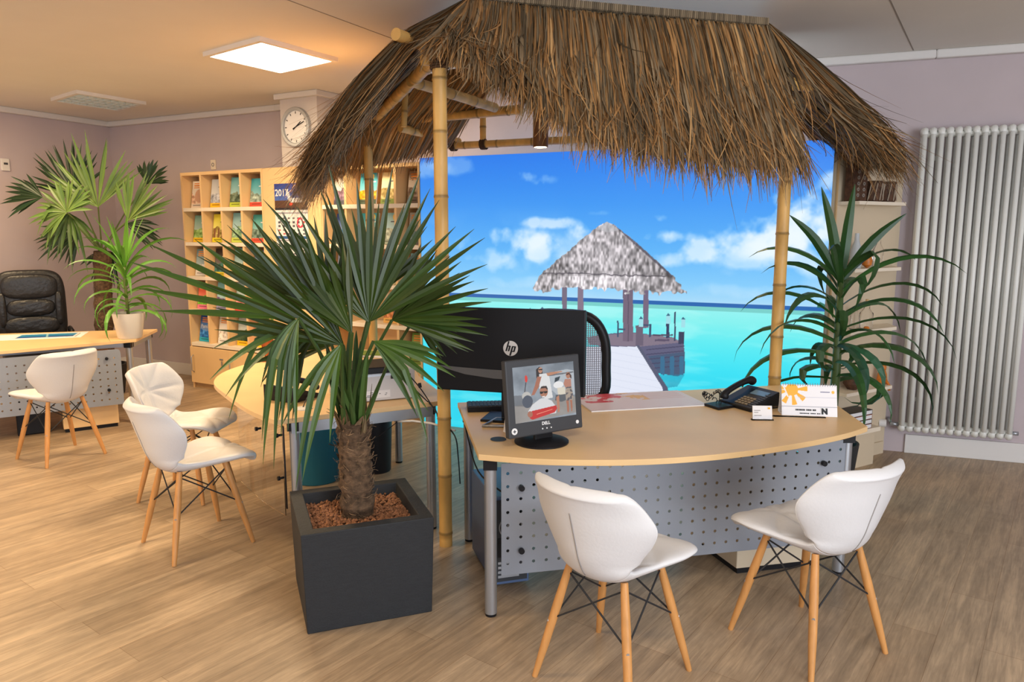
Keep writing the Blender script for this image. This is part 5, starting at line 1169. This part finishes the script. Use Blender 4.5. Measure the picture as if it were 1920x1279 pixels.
t = telephone('black office telephone with coiled cord on the right of the curved desk', (1.235, 3.80, .72), R(-62))
b = MB(); b.hexa((1.00, 3.80, .72), (.10, .06, 0), (.05, -.1, 0), (0, 0, .014)); o = b.build('key_module', M_BLACK, t, bevel=.003)
telephone('black office telephone on the rounded table behind the palm leaves', (-1.20, 3.985, .72), R(150), False)
cable('short black telephone cord running into the table grommet', [(-1.09, 3.94, .735), (-1.085, 3.88, .75), (-1.08, 3.8, .735), (-1.075, 3.75, .727)], .0028)

# business card holder, calendar, name sign
u, n = frame_of(Vector(), R(-3)); A = Vector((1.155, 3.50, .72))
t = thing('card_holder', 'small clear holder with white business cards in front of the telephone', 'card holder', A + u * .05)
MB().hexa(A + u * .006 - n * .004 + Zv * .006, u * .092, -n * .006, (0, .015, .062)).build('cards', M_PAPER, t)
b = MB(); b.hexa(A, u * .104, -n * .03, (0, 0, .005)); b.hexa(A - n * .001, u * .104, -n * .002, (0, .004, .022)); b.build('holder', M_ACRYL, t)
b = MB()
for k, L in ((.045, .03), (.036, .02), (.022, .035)): b.hexa(A + u * .012 - n * (.0036 - 0) + Zv * k + Vector((0, k * .24 - .0016, 0)), u * L, n * .0004, (0, 0, .003))
b.build('card_print', M_SEAM, t); MB().hexa(A + u * .078 + Zv * .054 + Vector((0, .0122, 0)), u * .01, n * .0008, (0, 0, .008)).build('card_mark', M_YEL, t)
A = Vector((1.335, 3.60, .72)); u, n = frame_of(Vector(), R(-8)); Lc_ = .262; Hc = .148
t = thing('desk_calendar', 'white spiral bound desk calendar with yellow sun picture at the right end of the desk', 'calendar', A + u * .13)
upf = (Zv * Hc - n * .045); front_o = A + n * 0
b = MB(); b.hexa(front_o, u * Lc_, -n * .003, upf); b.hexa(front_o - n * .095, u * Lc_, n * .003, (Zv * Hc + n * .048)); b.hexa(front_o - n * .003, u * Lc_, -n * .09, (0, 0, .003)); b.build('sheets', M_PAPER, t)
nu = u.cross(upf.normalized())
def cal_img():
    H, W = 96, 170; Y, X = np.meshgrid(np.linspace(0, 1, H), np.linspace(0, 1, W), indexing='ij'); im = np.ones((H, W, 3)) * np.array((.94, .93, .94)); asp = W / H
    cx, cy = .19, .16; d = np.hypot((X - cx) * asp, Y - cy); a = np.arctan2(Y - cy, (X - cx) * asp)
    rays = (np.cos(a * 8.5 + .6) > .1) & (d < .50) & (d > .12) & (np.sin(a) > -.3); mixm(im, rays | (d < .2), (.97, .70, .16)); mixm(im, (np.abs((X - .02) - Y * .25) < .012) & (Y < .4), (.94, .93, .94))
    mixm(im, (np.abs(Y - .22) < .012) & (X > .70) & (X < .87), (.5, .5, .6)); mixm(im, np.hypot((X - .93) * asp, Y - .22) < .05, (.96, .74, .25)); mixm(im, (np.abs(Y - .40) < .006) & (X > .3), (.7, .7, .78)); mixm(im, (np.abs(Y - .70) < .008), (.66, .66, .70))
    return im
pic('page_print', cal_img(), front_o + nu * .0012, u * Lc_, upf, t)
bl = MB(); q_ = front_o + nu * .002 + u * Lc_ * .70 + upf * .06; bl.hexa(q_, u * .034, nu * .001, upf.normalized() * .034); bl.build('emblem_tile', M_TEXTW, t)
text('emblem_letter', 'N', .036, q_ + u * .004 + nu * .0018 + upf.normalized() * .004, u, upf, M_TEXT, t, bold=.0028)
b = MB(); upn = upf.normalized()
for (x0, z0_, m_, h_) in ((.065, .17, M_TEXT, .008), (.085, .07, M_SEAM, .005)):
    xx = x0
    for k in range(16): wd_ = (.004, .006, .003)[k % 3]; b.hexa(front_o + nu * .002 + u * xx + upf * z0_, u * wd_, nu * .0004, upn * h_); xx += wd_ + (.0012 if k not in (7, 12) else .006)
b.build('blurred_print_lines', M_TEXT, t)
b = MB()
for k in range(22):
    p = front_o + upf + u * (.008 + k * (Lc_ - .016) / 21) - n * .001; b.tube([p + (-n * math.cos(a_) * .006 + Zv * math.sin(a_) * .008) for a_ in (-.8, .2, 1.2, 2.2, 3.2, 4.0)], .0011, 4, False)
b.build('spiral', M_ALU, t)
A2 = A + n * .03 - u * .03; t = thing('name_sign', 'clear acrylic name stand in front of the spiral calendar', 'sign', A2 + u * .1)
MB().hexa(A2 - u * .02 + Zv * .0, u * .05, n * .002, (0, 0, .05)).build('upright', M_ACRYL, t); MB().hexa(A2 - u * .02, u * .25, -n * .02, (0, 0, .004)).build('foot', M_ACRYL, t)

# mesh office chair behind the desk
c = Vector((.33, 4.45, 0)); t = thing('office_chair', 'black office chair with grey mesh back behind the curved desk', 'office chair', c, R(-18)); kw = dict(world=False)
fr = []; 
for (x, z) in ((-.24, .66), (-.265, .85), (-.25, 1.02), (-.17, 1.13), (0, 1.15), (.17, 1.13), (.25, 1.02), (.265, .85), (.24, .66), (.0, .60), (-.24, .66)): fr.append((x, -.12 - .05 * (1 - (x / .27) ** 2), z))
b = MB(); b.tube(smooth_poly(fr, n=5), .028, 10, False); b.build('back_frame', M_BLACK, t, smooth=True, **kw)
b = MB(); nz_, nx_ = 46, 40
for i in range(nz_ + 1):
    z = .63 + .49 * i / nz_; wx = .235 * (1 - max(0, (z - 1.0) / .14) ** 2 * .5); b.tube([(x_, -.12 - .05 * (1 - (x_ / .27) ** 2), z) for x_ in (-wx, -wx * .5, 0, wx * .5, wx)], .0028, 4, False)
for j in range(nx_ + 1):
    x_ = -.235 + .47 * j / nx_; zt = 1.12 - .07 * max(0, (abs(x_) - .13) / .1) ** 2; b.tube([(x_, -.12 - .05 * (1 - (x_ / .27) ** 2), .63), (x_, -.12 - .05 * (1 - (x_ / .27) ** 2), zt)], .0028, 4, False)
b.build('mesh_back', M_MESH, t, kind='stuff', **kw)
b = MB(); b.box((0, .1, .47), (.5, .48, .08)); b.build('seat', M_BLACKM, t, bevel=.03, **kw)
b = MB(); b.tube([(0, .1, .08), (0, .1, .44)], .028, 12); b.tube([(0, .0, .42), (0, -.16, .5), (0, -.16, .66)], .02, 8); b.build('gas_column', M_GREYD, t, smooth=True, **kw)
for k in range(5):
    a = k * 1.2566; e = Vector((math.cos(a) * .28, .1 + math.sin(a) * .28, .06)); b = MB(); b.tube([(0, .1, .1), e], [.024, .014], 8); fo = b.build('base_arm', M_BLACK, t, smooth=True, **kw); disc(MB(), e + Vector((-.012, 0, -.031)), (1, 0, 0), .028, 0, .024, 14).build('caster', M_BLACK, fo, **kw)

# ================================================================== THINGS ON THE ROUNDED TABLE
u = Vector((-.40, -.178, 0)).normalized(); v = Vector((-.178 * -1, .40 * -1, 0)).normalized() * -1; v = Vector((-.30, .67, 0)).normalized(); u = Vector((-v.y, v.x, 0)); A = Vector((-.527, 3.985, .72))
t = thing('printer', 'light grey printer on the rounded table, rear side with power cords showing', 'printer', A + u * .2 + v * .15)
MB().hexa(A + Zv * .004, u * .41, v * .30, (0, 0, .165)).build('body', M_PRINTER, t, bevel=.006)
MB().hexa(A + u * .09 - v * .002 + Zv * .150, u * .30, v * .27, (0, 0, .035)).build('lid', M_BLACK, t, bevel=.006)
MB().hexa(A + u * .12 - v * .010 + Zv * .138, u * .25, v * .01, (0, 0, .012)).build('paper_slot', M_ALU, t)
MB().hexa(A + u * .10 - v * .012 + Zv * .12, u * .035, v * .012, (0, 0, .05)).build('hinge', M_BLACK, t)
MB().hexa(A + u * .025 - v * .003 + Zv * .105, u * .06, v * .003, (0, 0, .035)).build('power_inlet', M_GREYD, t)
b = MB(); rs_ = random.Random(2)
b.hexa(A + u * .14 - v * .0012 + Zv * .02, u * .22, v * .001, (0, 0, .04)); lb_ = b.build('rating_label', M_PAPER, t); b = MB()
for k in range(26): b.hexa(A + u * (.15 + rs_.random() * .18) - v * .002 + Zv * (.025 + .008 * (k % 4)), u * rs_.uniform(.008, .03), v * .0006, (0, 0, .003))
b.build('label_print', M_GREYD, lb_)
for k, (s, lab) in enumerate(((.035, 'black power cord plugged into the printer, drooping to the curved desk'), (.065, 'second black cord from the printer with a ferrite bead'))):
    p = A + u * s - v * .012 + Zv * .125; pts = [p + v * .012, p - v * .03, p - v * .06 - u * .05 - Zv * .07, (-.42 + .01 * k, 3.86, .70 - .01 * k), (-.37 - .01 * k, 3.78, .655), (-.29, 3.66, .60), (-.272, 3.64, .5), (-.262, 3.62, .36)]
    cable(lab, pts, .0032, grp='printer cords')
MB().tube([(-.497, 3.93, .815), (-.492, 3.925, .79)], .009, 10).build('bead', M_BLACK, bpy.data.objects['cable.003'])
t = tag(MB().tube([(-.60, 3.815, .632), (-.52, 3.80, .640), (-.42, 3.78, .632), (-.29, 3.70, .615)], .006, 8).build('cable', mat('white_cable', hexc(220, 214, 204), .5), None, smooth=True), 'white cable tied below the table edge near the bamboo post', 'cable')
cable('thin black cable sagging between the table frame and the palm trunk', [(-.60, 3.80, .635), (-.7, 3.78, .56), (-.82, 3.8, .50), (-.9, 3.85, .48), (-1.0, 3.95, .47)], .0025)
# amber glass vase with green stalks
vp = Vector((-1.715, 5.17, .72)); t = thing('glass_vase', 'amber pedestal glass vase with green stalks at the rounded end of the table', 'vase', vp)
MB().lathe([(.068, 0), (.064, .006), (.022, .022), (.020, .045), (.036, .075), (.044, .16), (.052, .24), (.049, .24), (.040, .16), (.031, .08)], vp, 28).build('glass', M_AMBER, t, smooth=True, ang=60)
b = MB(); rnd = random.Random(6)
for i in range(16): a = i * .9; b.tube([vp + Vector((math.cos(a) * .016, math.sin(a) * .016, .075)), vp + Vector((math.cos(a) * .034, math.sin(a) * .034, .2)), vp + Vector((math.cos(a) * .05, math.sin(a) * .05, .30 + rnd.random() * .05))], .006, 5, True, leafcol((.16, .26, .05), .3, rnd))
b.build('stalks', M_LEAF, t, attr=True)
t = tag(MB().tube(smooth_poly([(-1.60, 5.22, .724), (-1.56, 5.24, .726), (-1.52, 5.20, .724), (-1.57, 5.17, .724), (-1.60, 5.22, .724)], n=5), .003, 6, False).build('hair_band', M_GREYD, None), 'small dark ring lying on the table beside the vase', 'ring')
mp2 = Vector((-.98, 5.35, .72)); t = thing('magazine_stack', 'green covered magazines lying at the back of the rounded table', 'magazines', mp2)
for k in range(3): MB().box(mp2 + Vector((0, 0, .006 + .008 * k)), (.24, .17, .007), R(-20 + k * 7)).build('magazine', mat('green_cover', hexc(120, 150, 60), .4) if k == 2 else M_PAPER, t)

# ================================================================== THINGS ON / BEHIND THE LEFT DESK
def brochure_flat():
    H, W = 50, 90; Y, X = np.meshgrid(np.linspace(0, 1, H), np.linspace(0, 1, W), indexing='ij'); im = np.ones((H, W, 3)) * .93
    mixm(im, (X > .04) & (X < .96) & (Y > .08) & (Y < .9), (.16, .55, .75)); mixm(im, (Y > .5) & (Y < .9) & (X > .04) & (X < .96) & (Y > .5 + .2 * np.abs(X - .5)), (.10, .36, .62)); mixm(im, (np.abs(X - .45 - Y * .1) < .015), (.6, .8, .88)); return im
P0, P1_, P2_ = atz(22, 637, .7215), atz(140, 632, .7215), atz(30, 624, .7215)
u_ = (P1_ - P0); v_ = Vector((-u_.y, u_.x, 0)).normalized() * .26
t = thing('open_brochure', 'open blue brochure lying on a white sheet on the left desk', 'brochure', P0 + u_ / 2 + v_ / 2)
MB().hexa(P0, u_, v_, (0, 0, .005)).build('pages', M_PAPER, t); pic('print', brochure_flat(), P0 + Zv * .0058, u_, v_, t)
t = thing('desk_mat', 'large white paper desk mat partly outside the left edge', 'desk pad', (-3.9, 6.15, .7202)); un = u_.normalized(); vn = v_.normalized()
MB().hexa(P0 - un * .45 - vn * .03 - Zv * .001, un * (u_.length + .5), vn * .38, (0, 0, .0008)).build('sheet', M_PAPER, t)

# leather chair
c = Vector((-4.62, 7.15, 0)); t = thing('executive_chair', 'black leather high backed office chair behind the left desk', 'office chair', c, R(-146)); kw = dict(world=False)
def cushion(mb, c, sx, sy, sz, n=20, p=3.2, wr=0, fr=9):
    vs = []; fs = []
    for i in range(n + 1):
        a = -math.pi / 2 + math.pi * i / n
        for j in range(2 * n):
            b_ = math.pi * j / n; sg = lambda x, e: math.copysign(abs(x) ** (2 / e), x)
            x, y, z = sg(math.cos(a), p) * sg(math.cos(b_), p), sg(math.cos(a), p) * sg(math.sin(b_), p), sg(math.sin(a), p)
            d = wr * math.sin(x * fr * 3 + z * 2) * math.cos(z * fr); vs.append((c[0] + x * sx, c[1] + y * (sy + d), c[2] + z * sz))
    for i in range(n):
        for j in range(2 * n): j2 = (j + 1) % (2 * n); fs.append((i * 2 * n + j, i * 2 * n + j2, (i + 1) * 2 * n + j2, (i + 1) * 2 * n + j))
    mb.add(vs, fs)
b = MB(); cushion(b, (0, -.20, .86), .30, .06, .38, 24, 4.5); b.build('backrest', M_LEATHER, t, smooth=True, **kw)
b = MB(); cushion(b, (0, -.145, 1.08), .235, .035, .12, 18, 3.2, .003); cushion(b, (0, -.145, .875), .20, .045, .085, 24, 3, .007, 14); cushion(b, (0, -.145, .70), .23, .04, .09, 24, 3, .006, 14); b.build('back_cushion', M_LEATHER, t, smooth=True, **kw)
for sx in (-1, 1):
    b = MB(); cushion(b, (sx * .235, -.15, .86), .035, .04, .17, 14, 3, .004, 12); b.build('side_bolster', M_LEATHER, t, smooth=True, **kw)
b = MB(); cushion(b, (0, .08, .47), .27, .27, .07, 20, 4); b.build('seat', M_LEATHER, t, smooth=True, **kw)
for sx in (-1, 1): MB().tube([(sx * .3, -.15, .5), (sx * .31, -.12, .66), (sx * .31, .18, .66), (sx * .29, .15, .5)], .02, 8).build('armrest', M_BLACK, t, smooth=True, **kw)
b = MB(); b.tube([(0, .05, .07), (0, .05, .42)], .03, 12); b.build('gas_column', M_BLACK, t, smooth=True, **kw)
for k in range(5):
    a = k * 1.2566; e = Vector((math.cos(a) * .3, .05 + math.sin(a) * .3, .06)); b = MB(); b.tube([(0, .05, .1), e], [.026, .016], 8); fo = b.build('base_arm', M_BLACK, t, smooth=True, **kw); disc(MB(), e + Vector((-.012, 0, -.031)), (1, 0, 0), .028, 0, .024, 14).build('caster', M_BLACK, fo, **kw)
